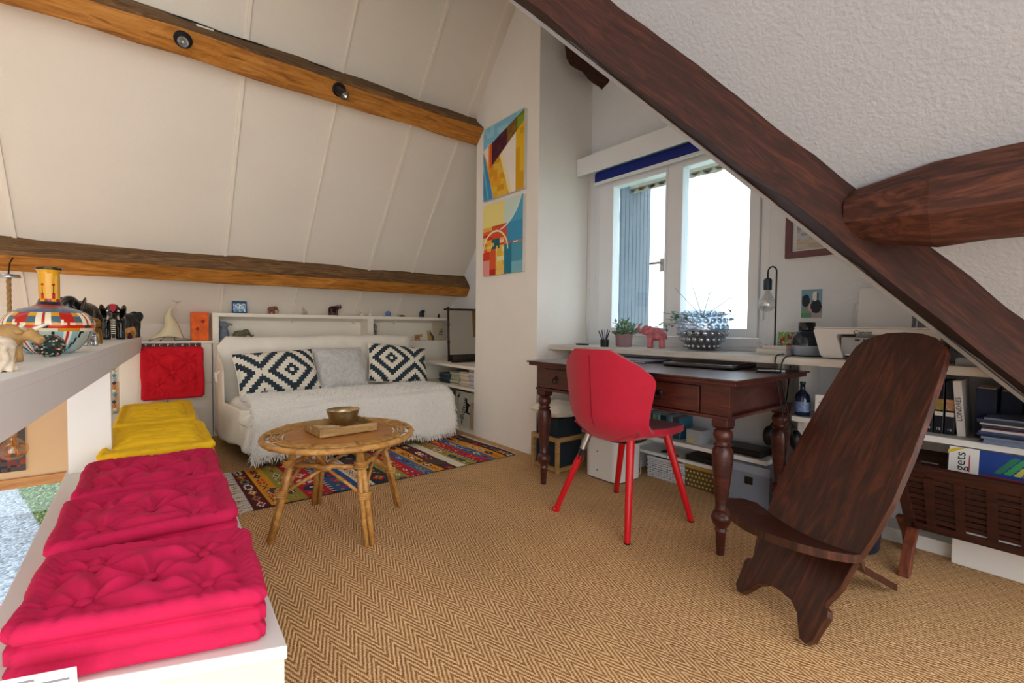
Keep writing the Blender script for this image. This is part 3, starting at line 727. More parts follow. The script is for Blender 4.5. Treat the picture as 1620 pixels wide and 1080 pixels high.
t = thing('kilim_rug', 'striped multicoloured kilim rug with woven motifs and white fringe', 'rug', (1.32, 3.07, 0))
RL, RW = 1.745, .765
def rg(u, v_):
    x = (u-.5)*RL; y = (v_-.5)*RW
    return (x+.015*(.5-v_), y+.012*sin(u*7)*(1 if v_ > .5 else .4), .007+.0025*sin(x*6)*sin(y*9)+.0015*sin(x*19+y*7))
mb = MB(); mb.grid(rg, tot, rows, lambda u, v_: px[min(rows-1, int(v_*rows))][min(tot-1, int(u*tot))])
mb.build('weave', FABR, t, smooth=True)
MB().prism([(-RL/2, -RW/2+.003), (RL/2, -RW/2+.003), (RL/2, RW/2-.003), (-RL/2, RW/2-.003)], (0, 0, .0035), o=(0, 0, .0005), ay=(0, 1, 0)).build('backing', mat('rug backing', '4b3a35', .95), t)
random.seed(21); fr = MB()
for sgn in (-1, 1):
    for i in range(46):
        y = -RW/2+RW*(i+.5+random.uniform(-.3, .3))/46; L = random.uniform(.05, .12) if sgn < 0 else random.uniform(.015, .03); a = random.uniform(-.6, .6)
        p = Vector((sgn*RL/2, y, .007)); q = p+Vector((sgn*L, L*a-.02*(sgn < 0), -.0035)); fr.tube([p, p.lerp(q, .5)+Vector((0, random.uniform(-.006, .006), .003)), q], [.0024, .0028, .0018], 5)
f_ = fr.build('fringe', mat('cotton fringe', 'd9d4cb', .95), t); f_['kind'] = 'stuff'
# ---------------------------------------------------------------- rattan coffee table
t = thing('coffee_table', 'round rattan coffee table with cane rings and splayed legs', 'table', (.755, 2.275, 0), radians(2))
TZ = .45
MB().lathe([(.0, TZ-.012), (.247, TZ-.012), (.25, TZ-.006), (.247, TZ), (0, TZ)], 48, cap=False).build('tabletop', RATD, t, smooth=True, auto=40)
circ = lambda r, z, n=64: [(r*cos(2*pi*i/n), r*sin(2*pi*i/n), z) for i in range(n)]
MB().tube(circ(.338, TZ-.010), .0135, 10, True).build('rim', RATT, t, smooth=True)
for r, z in ((.265, TZ), (.283, TZ+.001), (.301, TZ+.001)): MB().tube(circ(r, z-.004), .0068, 8, True).build('cane_ring', RATT, t, smooth=True)
for k in range(10):
    a = 2*pi*k/10+.2; d = Vector((cos(a), sin(a), 0)); sd = Vector((-sin(a), cos(a), 0)); w_ = MB()
    for s in (-.004, .004):
        w_.tube([d*.256+sd*s+Vector((0, 0, TZ+.008)), d*.315+sd*s+Vector((0, 0, TZ+.006)), d*.338+sd*s+Vector((0, 0, TZ+.006)), d*.354+sd*s+Vector((0, 0, TZ-.012)), d*.338+sd*s+Vector((0, 0, TZ-.026)), d*.26+sd*s+Vector((0, 0, TZ-.016))], .0022, 5)
    w_.build('binding', RATT, t, smooth=True)
for k in range(4):
    a = pi/4+pi/2*k+radians(47); d = Vector((cos(a), sin(a), 0)); sd = Vector((-sin(a), cos(a), 0))
    lg = MB()
    for s in (-1, 1):
        lg.tube([d*.205+sd*.004*s+Vector((0, 0, TZ-.015)), d*.26+sd*.013*s*(1)+Vector((0, 0, .22)), d*.318+sd*.013*s+Vector((0, 0, 0))], [.0135, .0145, .0125] if s > 0 else [.012, .0125, .011], 10)
    L = lg.build('leg', RATT, t, smooth=True)
    for z in (.20, .33): 
        b_ = MB(); r_ = .205+(.318-.205)*(1-z/TZ)
        for q in range(4): b_.tube([Vector((r_*d.x, r_*d.y, z+q*.008))+d*.024*cos(2*pi*i/14)+sd*.03*sin(2*pi*i/14) for i in range(14)], .004, 5, True)
        b_.build('wrapping', RATT, L, smooth=True)
    a2 = a+pi/2; d2 = Vector((cos(a2), sin(a2), 0)); r1 = .232
    MB().tube([d*r1+Vector((0, 0, .33)), d2*r1+Vector((0, 0, .33))], .011, 8).build('stretcher', RATT, t, smooth=True)
    mid = (d+d2)*r1/2+Vector((0, 0, .325))
    for e_ in (d, d2): MB().tube([mid, e_*.262+Vector((0, 0, .205))], .008, 8).build('brace', RATT, t, smooth=True)
    MB().tube([mid+Vector((0, 0, .01)), (d+d2)*.19+Vector((0, 0, TZ-.02))], .009, 8).build('strut', RATT, t, smooth=True)
    MB().tube([mid-sd*0+(d2-d).normalized()*.03, mid-(d2-d).normalized()*.03], .016, 8).build('wrapping', RATT, t, smooth=True)
t = thing('tray', 'square wooden tray on the rattan table holding a bowl', 'tray', (.762, 2.30, TZ+.004), radians(3))
tw, td, th = .128, .110, .038
B(-tw, tw, -td, td, 0, .008).build('base', TRAYW, t)
B(-tw, tw, -td-.010, -td, 0, th).build('side', TRAYW, t, bevel=.002); B(-tw, tw, td, td+.010, 0, th).build('side', TRAYW, t, bevel=.002)
B(-tw-.010, -tw, -td-.010, td+.010, 0, th).build('side', TRAYW, t, bevel=.002); B(tw, tw+.010, -td-.010, td+.010, 0, th).build('side', TRAYW, t, bevel=.002)
bo = MB(); prof = [(0, 0), (.028, .001), (.048, .012), (.063, .034), (.073, .062), (.078, .082), (.080, .085), (.074, .085), (.068, .062), (.058, .036), (.045, .017), (.028, .007), (0, .006)]
o = bo.lathe(prof, 40, cap=False).build('singing_bowl', BRONZE, None, smooth=True, loc=(.790, 2.335, TZ+.0125)); tag(o, 'bronze singing bowl standing in the wooden tray', 'bowl')
t = thing('bowl_mallet', 'pale wooden mallet lying in the tray beside the bronze bowl', 'mallet', (.69, 2.265, TZ+.0275))
dm = Vector((.42, -.26, 0)).normalized()
MB().tube([dm*-.075, dm*-.07, dm*.02, dm*.06], [.010, .0145, .0135, .011], 12).build('handle', mat('pale stick', 'b99c74', .7, noise=.2, nscale=60), t, smooth=True)
MB().tube([dm*.06, dm*.075], .0125, 12).build('band', mat('leather band', '7d5a3a', .8), t)
o = MB().lathe([(0, 0), (.026, 0), (.03, .004), (.026, .007), (0, .008)], 20, cap=False).build('white_disc', PAPER, None, smooth=True, loc=(.835, 2.225, TZ+.0125)); tag(o, 'small white disc lying in the tray corner', 'disc')
# ---------------------------------------------------------------- desk
DX, DY = 2.225, 1.53
t = thing('writing_desk', 'antique mahogany writing desk with turned legs and two drawers', 'desk', (DX, DY, 0))
B(-.365, .375, -.645, .625, .735, .752).build('top', DESKW, t, bevel=.004); B(-.375, .385, -.655, .635, .752, .762).build('top_edge', DESKW, t, bevel=.003)
B(-.315, .315, -.57, -.552, .60, .735).build('side_panel', DESKW, t); B(-.315, .315, .552, .57, .60, .735).build('side_panel', DESKW, t); B(.30, .318, -.55, .55, .60, .735).build('back_panel', DESKW, t)
B(-.33, .335, -.6, .6, .585, .60).build('moulding', DESKW, t, bevel=.005)
for y0, y1 in ((-.6, -.47), (.0, .30), (.52, .6)): B(-.318, -.295, y0, y1, .60, .735).build('front_stile', DESKW, t, bevel=.002)
B(-.318, -.297, -.47, .52, .72, .735).build('front_rail', DESKW, t)
for y0, y1, yc in ((-.465, -.005, -.27), (.305, .515, .425)):
    d_ = B(-.325, -.30, y0, y1, .603, .718).build('drawer', DESKW, t, bevel=.004)
    k = MB(); k.lathe([(0, 0), (.016, 0), (.013, .004), (.006, .006), (.006, .012), (0, .012)], 14, M=Matrix.Rotation(radians(-90), 4, 'Y'), o=(-.325, yc, .668), cap=False)
    k.tube([(-.337, yc+.018*sin(2*pi*i/20), .655-.018*cos(2*pi*i/20)) for i in range(20)], .003, 6, True)
    k.build('ring_pull', mat('dark iron', '2a2523', .45, metal=.7), d_, smooth=True)
LEGP = [(.016, 0), (.0175, .03), (.022, .10), (.026, .105), (.022, .118), (.034, .135), (.041, .155), (.041, .165), (.033, .185), (.024, .192), (.026, .20), (.023, .207), (.027, .25), (.034, .32), (.041, .39), (.043, .43), (.040, .455), (.030, .468), (.038, .474), (.031, .482), (.030, .49), (.038, .505), (.040, .52), (.035, .535), (.027, .542), (.042, .55), (.03, .556)]
for x in (-.29, .295):
    for y in (-.56, .56):
        l = MB().lathe(LEGP, 24, o=(x, y, 0)).build('leg', DESKW, t, smooth=True, auto=50)
        B(x-.035, x+.035, y-.035, y+.035, .553, .587).build('leg_block', DESKW, l, bevel=.006)
# things on the desk
t = thing('laptop', 'closed black laptop with pale rim lying on the desk in front of the vase', 'laptop', (2.42, 1.30, .762), radians(5))
B(-.16, .17, -.185, .185, 0, .014).build('base', BLK, t, bevel=.006); B(-.16, .17, -.185, .185, .0145, .023).build('lid', BLKG, t, bevel=.004); B(-.162, .172, -.187, .187, .0135, .0165).build('rim', STEEL, t)
t = thing('laptop', 'closed grey laptop lying on the desk behind the red chair', 'laptop', (2.42, 1.78, .762), radians(-2))
B(-.13, .13, -.17, .17, 0, .009).build('base', STEEL, t, bevel=.004); B(-.13, .13, -.17, .17, .0095, .017).build('lid', mat('grey lid', '8d98ad', .35), t, bevel=.004)
for i, (y, x, L) in enumerate(((1.02, 2.36, .07), (.97, 2.40, .05), (1.0, 2.30, .09))):
    o = MB().tube([(x, y, .7665), (x+L*.5, y-L, .7665)], .0045, 8).build('pen', (STEEL, PAPER, BLK)[i]); tag(o, ('silver', 'white', 'black')[i]+' pen lying on the right end of the desk', 'pen', 'pens on the desk')
# ---------------------------------------------------------------- red chair
t = thing('desk_chair', 'crimson upholstered shell chair with winged back and red legs', 'chair', (1.94, 1.49, 0))
def shell(u, v_):
    s = 2*u-1; a = abs(s)
    if v_ < .5:       # seat front -> rear
        k = v_/.5; x = .27-.44*k; z = .462-.02*sin(k*pi*.5)+.0-.015*k; hw = .19+.035*sin(k*pi)
        if k < .12: hw *= .82+.18*(k/.12)**.5; z -= .012*(1-k/.12)
        z += .055*a**2.5*k; xx = x; y = s*hw
        if k > .75: f_ = (k-.75)/.25; z += .004*f_
        return (xx, y, z)
    k = (v_-.5)/.5      # back, bottom -> top
    th_ = min(1, k/.22)
    cx = -.17-.055*sin(min(1, k/.3)*pi/2)-.035*k; z = .445+.42*k**1.12
    wid = [(0, .225), (.15, .228), (.45, .25), (.68, .268), (.74, .264), (.86, .215), (1, .105)]
    for (a0, w0), (a1, w1_) in zip(wid, wid[1:]):
        if a0 <= k <= a1: hw = w0+(w1_-w0)*(k-a0)/(a1-a0)
    fwd = .16*(a*hw/.28)**2.2*(1-.25*k)
    return (cx+fwd, s*hw, z+.03*a**2*(1-k)**3)
m_ = MB().grid(shell, 40, 64).build('shell', CHR, t, smooth=True); md = m_.modifiers.new('th', 'SOLIDIFY'); md.thickness = .034; md.offset = 0; md.use_rim = True
md = m_.modifiers.new('b', 'BEVEL'); md.width = .012; md.segments = 3; md.limit_method = 'ANGLE'; md.angle_limit = radians(50)
sp_ = [Vector(shell(.5, .53+.44*i/16))+Vector((-.0185, 0, 0)) for i in range(17)]
MB().tube(sp_, .0022, 5).build('back_seam', mat('dark seam', '7d0620', .8), m_)
MB().lathe([(0, .395), (.10, .395), (.12, .41), (.12, .425), (0, .425)], 24, cap=False).build('seat_plate', BLK, t)
LGP = [((-.12, .13), (-.235, .245)), ((-.12, -.13), (-.245, -.215)), ((.17, -.13), (.205, -.262)), ((.17, .13), (.24, .235))]
for i, ((ax, ay), (fx, fy)) in enumerate(LGP):
    if i == 0:
        a_, b_ = Vector((ax, ay, .42)), Vector((fx, fy, .0)); m2 = a_.lerp(b_, .28)
        l = MB().tube([m2, b_+Vector((0, 0, .02)), b_], [.018, .0145, .014], 14).build('leg', CHL, t, smooth=True, auto=50)
        MB().tube([a_, a_.lerp(b_, .31)], .017, 12).build('bracket', STEEL, l, smooth=True, auto=40)
        MB().tube([a_.lerp(b_, .20), a_.lerp(b_, .33)], .0195, 6).build('clip', BLK, l)
        MB().ell(b_+Vector((-.014, .006, .014)), (.016, .013, .014), 10, 8).build('foot_knob', CHL, l, smooth=True)
    else:
        l = MB().tube([(ax, ay, .435), (fx, fy, .004), (fx, fy, 0)], [.021, .0145, .013], 14).build('leg', CHL, t, smooth=True, auto=50)
        MB().lathe([(.0150, 0), (.0150, .007)], 12, o=(fx, fy, 0)).build('foot_cap', BLK, l)
# ---------------------------------------------------------------- two-plank chair
w_ = Vector((-.41879521, -.90808071, 0)); l_ = Vector((.90808071, -.41879521, 0)); ang = radians(30.3)
vd = l_*sin(ang)+Vector((0, 0, cos(ang))); nn = w_.cross(vd).normalized()
t = thing('plank_chair', 'dark carved wooden two-plank chair leaning back on the carpet', 'chair', (1.645, .64, 0))
half = [(.0, 1.098), (.06, 1.093), (.105, 1.078), (.135, 1.056), (.153, 1.028), (.163, .98), (.182, .8), (.193, .65), (.198, .5), (.19, .38), (.172, .27), (.168, .2), (.158, .165), (.150, .148), (.148, .13), (.165, .122), (.172, .105), (.165, .06), (.162, .02), (.145, .001), (.125, .003), (.105, .03), (.085, .062), (.05, .085), (0, .09)]
poly = half+[(-x, y) for x, y in half[-2:0:-1]]
def plank(u, v_, poly=poly): pass
mb = MB(); nv, nu = 60, 24
ys = sorted(set([p[1] for p in half]))
# filled prism with dished centre: triangulate by bmesh
bm = bmesh.new(); vv = [bm.verts.new((x, y, 0)) for x, y in poly]; f0 = bm.faces.new(vv)
bmesh.ops.triangulate(bm, faces=[f0], quad_method='BEAUTY', ngon_method='EAR_CLIP')
ex = bmesh.ops.extrude_face_region(bm, geom=list(bm.faces)); bmesh.ops.translate(bm, verts=[v for v in ex['geom'] if isinstance(v, bmesh.types.BMVert)], vec=(0, 0, .026))
bmesh.ops.recalc_face_normals(bm, faces=bm.faces)
bmesh.ops.bevel(bm, geom=[e for e in bm.edges if e.calc_face_angle(0) > 1.0], offset=.005, segments=2, affect='EDGES', clamp_overlap=True)
me = bpy.data.meshes.new('back_plank'); bm.to_mesh(me); bm.free(); me.materials.append(CHAIRW)
o = bpy.data.objects.new('back_plank', me); COL.objects.link(o); o.parent = t
Mx = Matrix((w_, vd, nn)).transposed().to_4x4(); Mx.translation = (0, 0, .002); o.matrix_local = Mx
CW2 = wood('tropical hardwood along', ('1c0e0a', '3f1e14', '643220'), (16, 2.2, 16), .33, coat=.25, dist=3.5)
me.materials[0] = CW2
# raised rim of the back
sa = radians(29)
mid = Vector((1.781-1.645, .6045-.64, .243))
seat = [(-.052, -.48), (.012, -.48), (.032, -.2), (.05, -.03), (.20, -.01), (.215, .05), (.20, .13), (.16, .19), (.08, .235), (0, .245), (-.08, .235), (-.16, .19), (-.20, .13), (-.215, .05), (-.20, -.01), (-.05, -.03)]
sm = MB(); n = len(seat)
def sp3(x, y, top):
    y2 = y; rise = y*sin(sa) if y < 0 else y*sin(radians(9))+.9*y*y*.35+.5*x*x
    run = y*cos(sa) if y < 0 else y*.98
    return w_*x-l_*run+Vector((0, 0, rise+(.026 if top else 0)))
# subdivide front as a fan of strips
def halfw(y):
    R = [(-.48, -.052, .012), (-.2, -.05, .032), (-.03, -.05, .05), (-.0299, -.2, .2), (.05, -.235, .225), (.13, -.22, .21), (.19, -.16, .16), (.235, -.08, .08), (.247, -.02, .02)]
    for (y0, a0, b0), (y1, a1, b1) in zip(R, R[1:]):
        if y0 <= y <= y1: f_ = (y-y0)/(y1-y0); return a0+(a1-a0)*f_, b0+(b1-b0)*f_
    return -.02, .02
rows_ = [-.48, -.3, -.15, -.03, -.0299, .0, .05, .09, .13, .16, .19, .215, .235, .247]
for top in (0, 1):
    for y in rows_:
        a0, b0 = halfw(y)
        for i in range(9): sm.v.append(tuple(sp3(a0+(b0-a0)*i/8, y, top)))
R_ = len(rows_)
for top in (0, 1):
    for j in range(R_-1):
        for i in range(8):
            q = top*R_*9+j*9+i; sm.f.append((q, q+1, q+10, q+9)); sm.mi.append(0); sm.c.append(None)
bd = [j*9 for j in range(R_)]+[(R_-1)*9+i for i in range(1, 9)]+[j*9+8 for j in range(R_-2, -1, -1)]+[i for i in range(7, 0, -1)]
for a, b in zip(bd, bd[1:]+bd[:1]): sm.f.append((a, b, b+R_*9, a+R_*9)); sm.mi.append(0); sm.c.append(None)
sm.build('seat_plank', CHAIRW, t, bevel=.004, loc=mid)
ORD = ['lowest', 'second', 'third', 'fourth', 'fifth', 'sixth', 'seventh', 'eighth', 'ninth', 'tenth', 'eleventh', 'twelfth', 'thirteenth', 'fourteenth', 'fifteenth', 'sixteenth', 'seventeenth', 'eighteenth', 'nineteenth', 'twentieth']
# ---------------------------------------------------------------- sill board and shelving along the gable wall
t = thing('sill_shelf', 'long white sill board with shelves below it along the window wall', 'shelf', (2.64, 1.0, 0))
PW = PALEW
B(-.22, .225, -2.2, 1.57, .80, .835).build('sill_board', PW, t, bevel=.003)
B(-.12, .225, -2.2, -.08+.0, .515, .54).build('shelf_board', WHT, t, bevel=.002)
B(-.05, .225, .06, .95, .240, .264).build('shelf_board', WHT, t, bevel=.002); B(-.02, .225, .06, .95, .135, .155).build('shelf_board', WHT, t, bevel=.002)
B(.02, .225, -.09, -.06, 0, .80).build('upright', WHT, t); B(.02, .225, .93, .96, 0, .80).build('upright', WHT, t); B(.06, .225, .03, .06, 0, .80).build('upright', WHT, t)
B(.205, .225, -2.2, 1.57, 0, .80).build('back_board', mat('shelf back paint', 'cfd3da', .7), t)
B(-.0, .2, -2.2, -.66, 0, .115).build('plinth', WHT, t, bevel=.003)
B(.05, .225, -2.2, -.1, 0, .06).build('plinth', WHT, t)
B(.0, .03, .1, .6, .62, .80).build('lamp_rail', WHT, t) if False else None
SZ = .835
# ---- elephants
def elephant(name, label, loc, h, rz, m, trunk='down', group=None, tusk=IVORY, voxel=None, ears=True, earm=None, cat='elephant figurine', stocky=1.0, rear=0, parts=True):
    t = thing(name, label, cat, loc, rz, group)
    mb = MB(); k = h
    def E(c_, r): mb.ell([x*k for x in c_], [x*k for x in r], 16, 12)
    E((0, 0, .60), (.40*stocky, .27, .29)); E((-.2, 0, .58), (.24, .26, .28)); E((.18, 0, .64), (.22, .24, .27))
    E((.44*stocky, 0, .74), (.19, .17, .21)); E((.42*stocky, 0, .86), (.13, .14, .12))
    for x, y in ((.2, .15), (.24, -.15), (-.27, .15), (-.22, -.15)):
        mb.tube([(x*k, y*k, .55*k), (x*k*1.05, y*k, .25*k), (x*k*1.06, y*k, 0)], [.13*k, .105*k, .115*k], 12)
    hx = .44*stocky
    if trunk == 'down': tr = [(hx+.1, 0, .72), (hx+.22, 0, .56), (hx+.24, 0, .34), (hx+.20, 0, .14), (hx+.25, 0, .05)]
    elif trunk == 'up': tr = [(hx+.1, 0, .72), (hx+.24, 0, .66), (hx+.32, 0, .80), (hx+.28, 0, .98), (hx+.16, 0, 1.06)]
    else: tr = [(hx+.1, 0, .70), (hx+.22, 0, .52), (hx+.33, 0, .44), (hx+.42, 0, .52), (hx+.38, 0, .62)]
    mb.tube([[v*k for v in p] for p in tr], [.10*k, .08*k, .065*k, .05*k, .04*k], 10)
    mb.tube([[v*k for v in p] for p in ((-.40*stocky, 0, .68), (-.46*stocky, 0, .5), (-.45*stocky, 0, .34))], [.035*k, .025*k, .03*k], 6)
    organic('body', mb, h*.03, m, t, 4)
    if parts:
        for s in (-1, 1):
            e_ = MB().ell((0, 0, 0), (.17*k, .03*k, .20*k), 14, 10, R=(Matrix.Rotation(s*radians(24), 3, 'Z') @ Matrix.Rotation(s*radians(-12), 3, 'X')))
            e_.build('ear', earm or m, t, smooth=True, loc=((hx-.10)*k, s*.20*k, .76*k))
            if tusk: MB().tube([((hx+.10)*k, s*.085*k, .66*k), ((hx+.2)*k, s*.11*k, .56*k), ((hx+.31)*k, s*.10*k, .58*k)], [.03*k, .025*k, .008*k], 7).build('tusk', tusk, t, smooth=True)
    return t
# pot plant
t = thing('potted_plant', 'small bushy green plant in a mauve clay pot on the window sill', 'plant', (2.66, 2.06, SZ))
MB().lathe([(0, 0), (.05, 0), (.054, .004), (.06, .085), (.062, .09), (.057, .09), (.053, .07), (0, .068)], 28, cap=False).build('pot', mat('mauve clay', '9a7a80', .7), t, smooth=True, auto=40)
lf = MB(); random.seed(31); GR = ['7fa08c', '8fb09a', '6c9480', 'a3c0a6']
def leafgeo(mb, p, d, L, w, col, up=Vector((0, 0, 1))):
    d = d.normalized(); s = d.cross(up); s = s.normalized() if s.length > 1e-4 else Vector((1, 0, 0)); n_ = s.cross(d)
    q = [p, p+d*L*.35+s*w+n_*w*.3, p+d*L*.7+s*w*.75+n_*w*.2, p+d*L-n_*w*.3, p+d*L*.7-s*w*.75+n_*w*.2, p+d*L*.35-s*w+n_*w*.3, p+d*L*.5-n_*w*.1]
    mb.add(q, [(0, 1, 6), (1, 2, 6), (2, 3, 6), (3, 4, 6), (4, 5, 6), (5, 0, 6)], col)
for i in range(58):
    a = random.uniform(0, 2*pi); e_ = random.uniform(.1, 1.45); R_ = random.uniform(.06, .115); d = Vector((cos(a)*cos(e_), sin(a)*cos(e_), sin(e_)))
    base = Vector((0, 0, .075)); tip = base+d*R_*Vector((1.0, 1.0, 1)).x; lf.tube([base, tip], .0014, 4, col='6b8a5c')
    for k in range(5): leafgeo(lf, tip-d*.012*k, d+Vector((random.uniform(-1, 1), random.uniform(-1, 1), random.uniform(-.3, .8)))*.9, .034, .010, random.choice(GR))
lf.build('foliage', painted('leaf colours', .6), t, fixn=False)
# pink elephant
elephant('elephant_statue', 'pink marbled elephant statue with raised trunk on the window sill', (2.66, 1.80, SZ), .155, radians(110), mat('pink marble', 'c06a72', .4, noise=.45, nscale=28), 'up', tusk=None)
# bubble glass vase
t = thing('bubble_vase', 'large bubbled glass vase with dark filling and a straggly plant', 'vase', (2.70, 1.50, SZ))
def rfun(a, z): 
    row = z/.036; k = int(row); ph = (k % 2)*.5; n_ = 16
    u = (a/(2*pi)*n_+ph) % 1; return 1+.03*max(0, sin(pi*u))*max(0, sin(pi*(row % 1)))
vp = [(.075+(.146-.075)*sin(min(1, z/.14)*pi/2) if z < .14 else .146-(.146-.10)*((z-.14)/.106)**2, z) for z in [i*.006 for i in range(1, 42)]]
VG = bpy.data.materials.new('bubble glass'); VG.use_nodes = True; b_ = VG.node_tree.nodes['Principled BSDF']; b_.inputs['Base Color'].default_value = (.86, .95, 1, 1); b_.inputs['Roughness'].default_value = .03; b_.inputs['Transmission Weight'].default_value = .95; b_.inputs['IOR'].default_value = 1.25
MB().lathe([(.0, 0), (.07, 0)]+vp, 128, cap=False, rf=rfun).build('glass', glass('bubble glass wall', (.70, .80, .88), .30, .04), t, smooth=True)
MB().lathe([(0, .008), (.07, .008)]+[(r-.012, z) for r, z in vp if .012 < z < .115]+[(.09, .117), (0, .12)], 32, cap=False).build('filling', mat('dark soil', '1b3350', .8, noise=.4, nscale=60), t, smooth=True)
BG = glass('bubble lens', (.86, .93, 1), .42, .06)
bb_ = MB().ell((0, 0, 0), (.0095, .017, .017), 12, 8).build('bubble', BG, t, smooth=True)
first = True
for row in range(6):
    z = .03+row*.038; r_ = min(vp, key=lambda p: abs(p[1]-z))[0]; nb = 20
    for k in range(nb):
        a_ = 2*pi*(k+.5*(row % 2))/nb
        q = bb_ if first else bb_.copy()
        if not first: COL.objects.link(q)
        first = False; q.location = (r_*cos(a_), r_*sin(a_), z); q.rotation_euler = (0, -.5 if row == 0 else (.45 if row == 5 else 0), a_); q.scale = (1, r_/.14, 1)
pl = MB(); random.seed(8)
for i in range(12):
    a = random.uniform(0, 2*pi); L = random.uniform(.12, .26); d = Vector((cos(a)*.8, sin(a), random.uniform(.2, 1.3))).normalized(); p0 = Vector((.03*cos(a), .03*sin(a), .14)); pts = [p0+d*L*k/6+Vector((0, 0, -.10*(k/6)**2*L*4*(1-d.z))) for k in range(7)]
    pl.tube(pts, [.003*(1-k/9) for k in range(7)], 5, col='6f8f84')
    if i < 8:
        for k in range(6): leafgeo(pl, pts[-1]-Vector((0, 0, .01*k)), Vector((random.uniform(-1, 1), random.uniform(-1, 1), random.uniform(-.3, .8))), .04, .012, random.choice(['7ba39c', '8db3a8', '648a86']))
for (dy, dz, L) in ((.5, .55, .26), (.35, 1.1, .28), (-.35, 1.0, .26), (-.95, .6, .30), (.95, .12, .28), (-.9, .1, .2)):
    p0 = Vector((0, 0, .2)); d = Vector((-.1, dy, dz)).normalized(); pl.tube([p0, p0+d*L*.5, p0+d*L], [.0028, .0024, .0012], 5, col='7d9a90')
pl.build('plant', painted('leaf colours'), t, fixn=False)
# desk lamp with bare bulb
t = thing('desk_lamp', 'black hook-shaped table lamp with a bare globe bulb by the window', 'lamp', (2.65, 1.06, SZ))
B(-.05, .05, -.075, .075, 0, .028).build('base_block', TRAYW if False else PALEW, t, bevel=.003); B(-.045, .05, -.075, .045, .028, .046).build('base_block', PALEW, t, bevel=.003)
MB().tube([(0, 0, .046), (0, 0, .44)]+[(0, .022-.022*cos(pi*k/8), .44+.028*sin(pi*k/8)) for k in range(1, 9)]+[(0, .044, .40)], .0042, 8).build('stem', BLK, t, smooth=True)
MB().lathe([(0, .345), (.02, .345), (.021, .35), (.021, .40), (.012, .408), (0, .408)], 18, o=(0, .044, 0), cap=False).build('socket', mat('blue black metal', '1d3648', .4), t, smooth=True, auto=40)
bp = [(.014, .345), (.016, .33), (.028, .312), (.039, .29), (.0425, .268), (.039, .246), (.026, .232), (0, .226)]
bl_ = MB().lathe(bp, 28, o=(0, .044, 0), cap=False).build('bulb', BULB, t, smooth=True)
fm = MB(); fm.tube([(0, .040, .34), (0, .039, .275), (0, .044, .262), (0, .049, .275), (0, .048, .34)], .0014, 5); fm.build('filament', mat('filament', 'd8c9a0', .4), bl_)
# bird figure, flower card, jar
t = thing('bird_figurine', 'tiny pale bird figurine on the lamp base', 'figurine', (2.625, 1.115, SZ+.0285))
m_ = MB(); m_.ell((0, 0, .014), (.012, .018, .012)); m_.ell((0, .014, .03), (.009, .010, .009)); m_.tube([(0, .02, .03), (0, .032, .03)], [.003, .001], 6); m_.tube([(0, -.01, .016), (0, -.03, .022)], [.008, .003], 6); organic('body', m_, .0016, mat('pale glaze', 'b9bcc0', .4), t, 2)
def flower_card(u, v_):
    i, j = int(u*14), int(v_*18); h_ = hsh(i, j, 5)
    if hsh(i//2, j//2, 1) > .8: return 'b02a38'
    if v_ < .4 and hsh(i//2, j//2, 7) > .7: return '8a5a9c'
    if h_ > .88: return 'e4dcd2'
    return ['7fae62', '96bf78', '6c9c58'][int(h_*3) % 3]
def flatprint(name, label, cat, w, h, th_, M, colf, n, frame=None, parent_label=None, back=None):
    t = thing(name, label, cat, M.translation); t.rotation_euler = M.to_euler()
    MB().grid(lambda u, v_: ((u-.5)*w, (v_-.5)*h, th_/2+.0004), n[0], n[1], colf).build('print', PAINT, t)
    B(-w/2, w/2, -h/2, h/2, -th_/2, th_/2).build('panel', back or PAPER, t)
    return t
XF = lambda x, y, z, tilt=0: Matrix.Translation((x, y, z)) @ Matrix.Rotation(radians(-90), 4, 'Z') @ Matrix.Rotation(radians(90-tilt), 4, 'X')   # facing -X
flatprint('flower_card', 'small card printed with red flowers behind the desk lamp', 'card', .085, .115, .003, XF(2.795, 1.06, SZ+.061, 10), flower_card, (14, 18))
t = thing('jar', 'dark round-shouldered jar with pale lower half beside the printer', 'jar', (2.70, .925, SZ))
MB().lathe([(0, 0), (.06, 0), (.066, .006), (.068, .05)], 30, cap=False).build('lower_body', mat('pale jar glass', 'a8b4c4', .25), t, smooth=True)
MB().lathe([(.068, .05), (.067, .09), (.058, .115), (.04, .128), (.036, .13)], 30, cap=False).build('upper_body', mat('smoky jar', '101c30', .15, coat=.5), t, smooth=True)
MB().lathe([(.036, .13), (.039, .131), (.039, .165), (.036, .17), (0, .17)], 30, cap=False).build('lid', BLKG, t, smooth=True, auto=40)
# printer
t = thing('printer', 'white inkjet printer with paper in its rear tray on the sill', 'printer', (2.63, .595, SZ))
PRM = mat('printer plastic', 'dcdad8', .45)
sd = [(.223, .135), (.228, .125), (.198, .012), (.183, 0), (.105, 0), (.135, .10), (.13, .11), (-.13, .11), (-.135, .10), (-.105, 0), (-.183, 0), (-.198, .012), (-.228, .125), (-.223, .135)]
MB().prism(sd, (.28, 0, 0), o=(-.15, 0, .004), ax=(0, 1, 0), ay=(0, 0, 1)).build('body', PRM, t, bevel=.004)
B(-.13, .13, -.12, .12, .004, .10).build('inner_wall', mat('printer inside', 'a9a9ad', .6), t); B(-.145, -.13, -.10, .10, .008, .02).build('paper_tray', BLK, t); B(-.16, .0, -.095, .095, .0205, .024).build('printed_sheet', PAPER, t)
for y in (.05, .02, -.03): B(-.1345, -.13, y, y+.018, .085, .092).build('slot', BLK, t)
B(-.149, .13, -.226, .226, .1395, .146).build('lid', PRM, t, bevel=.003)
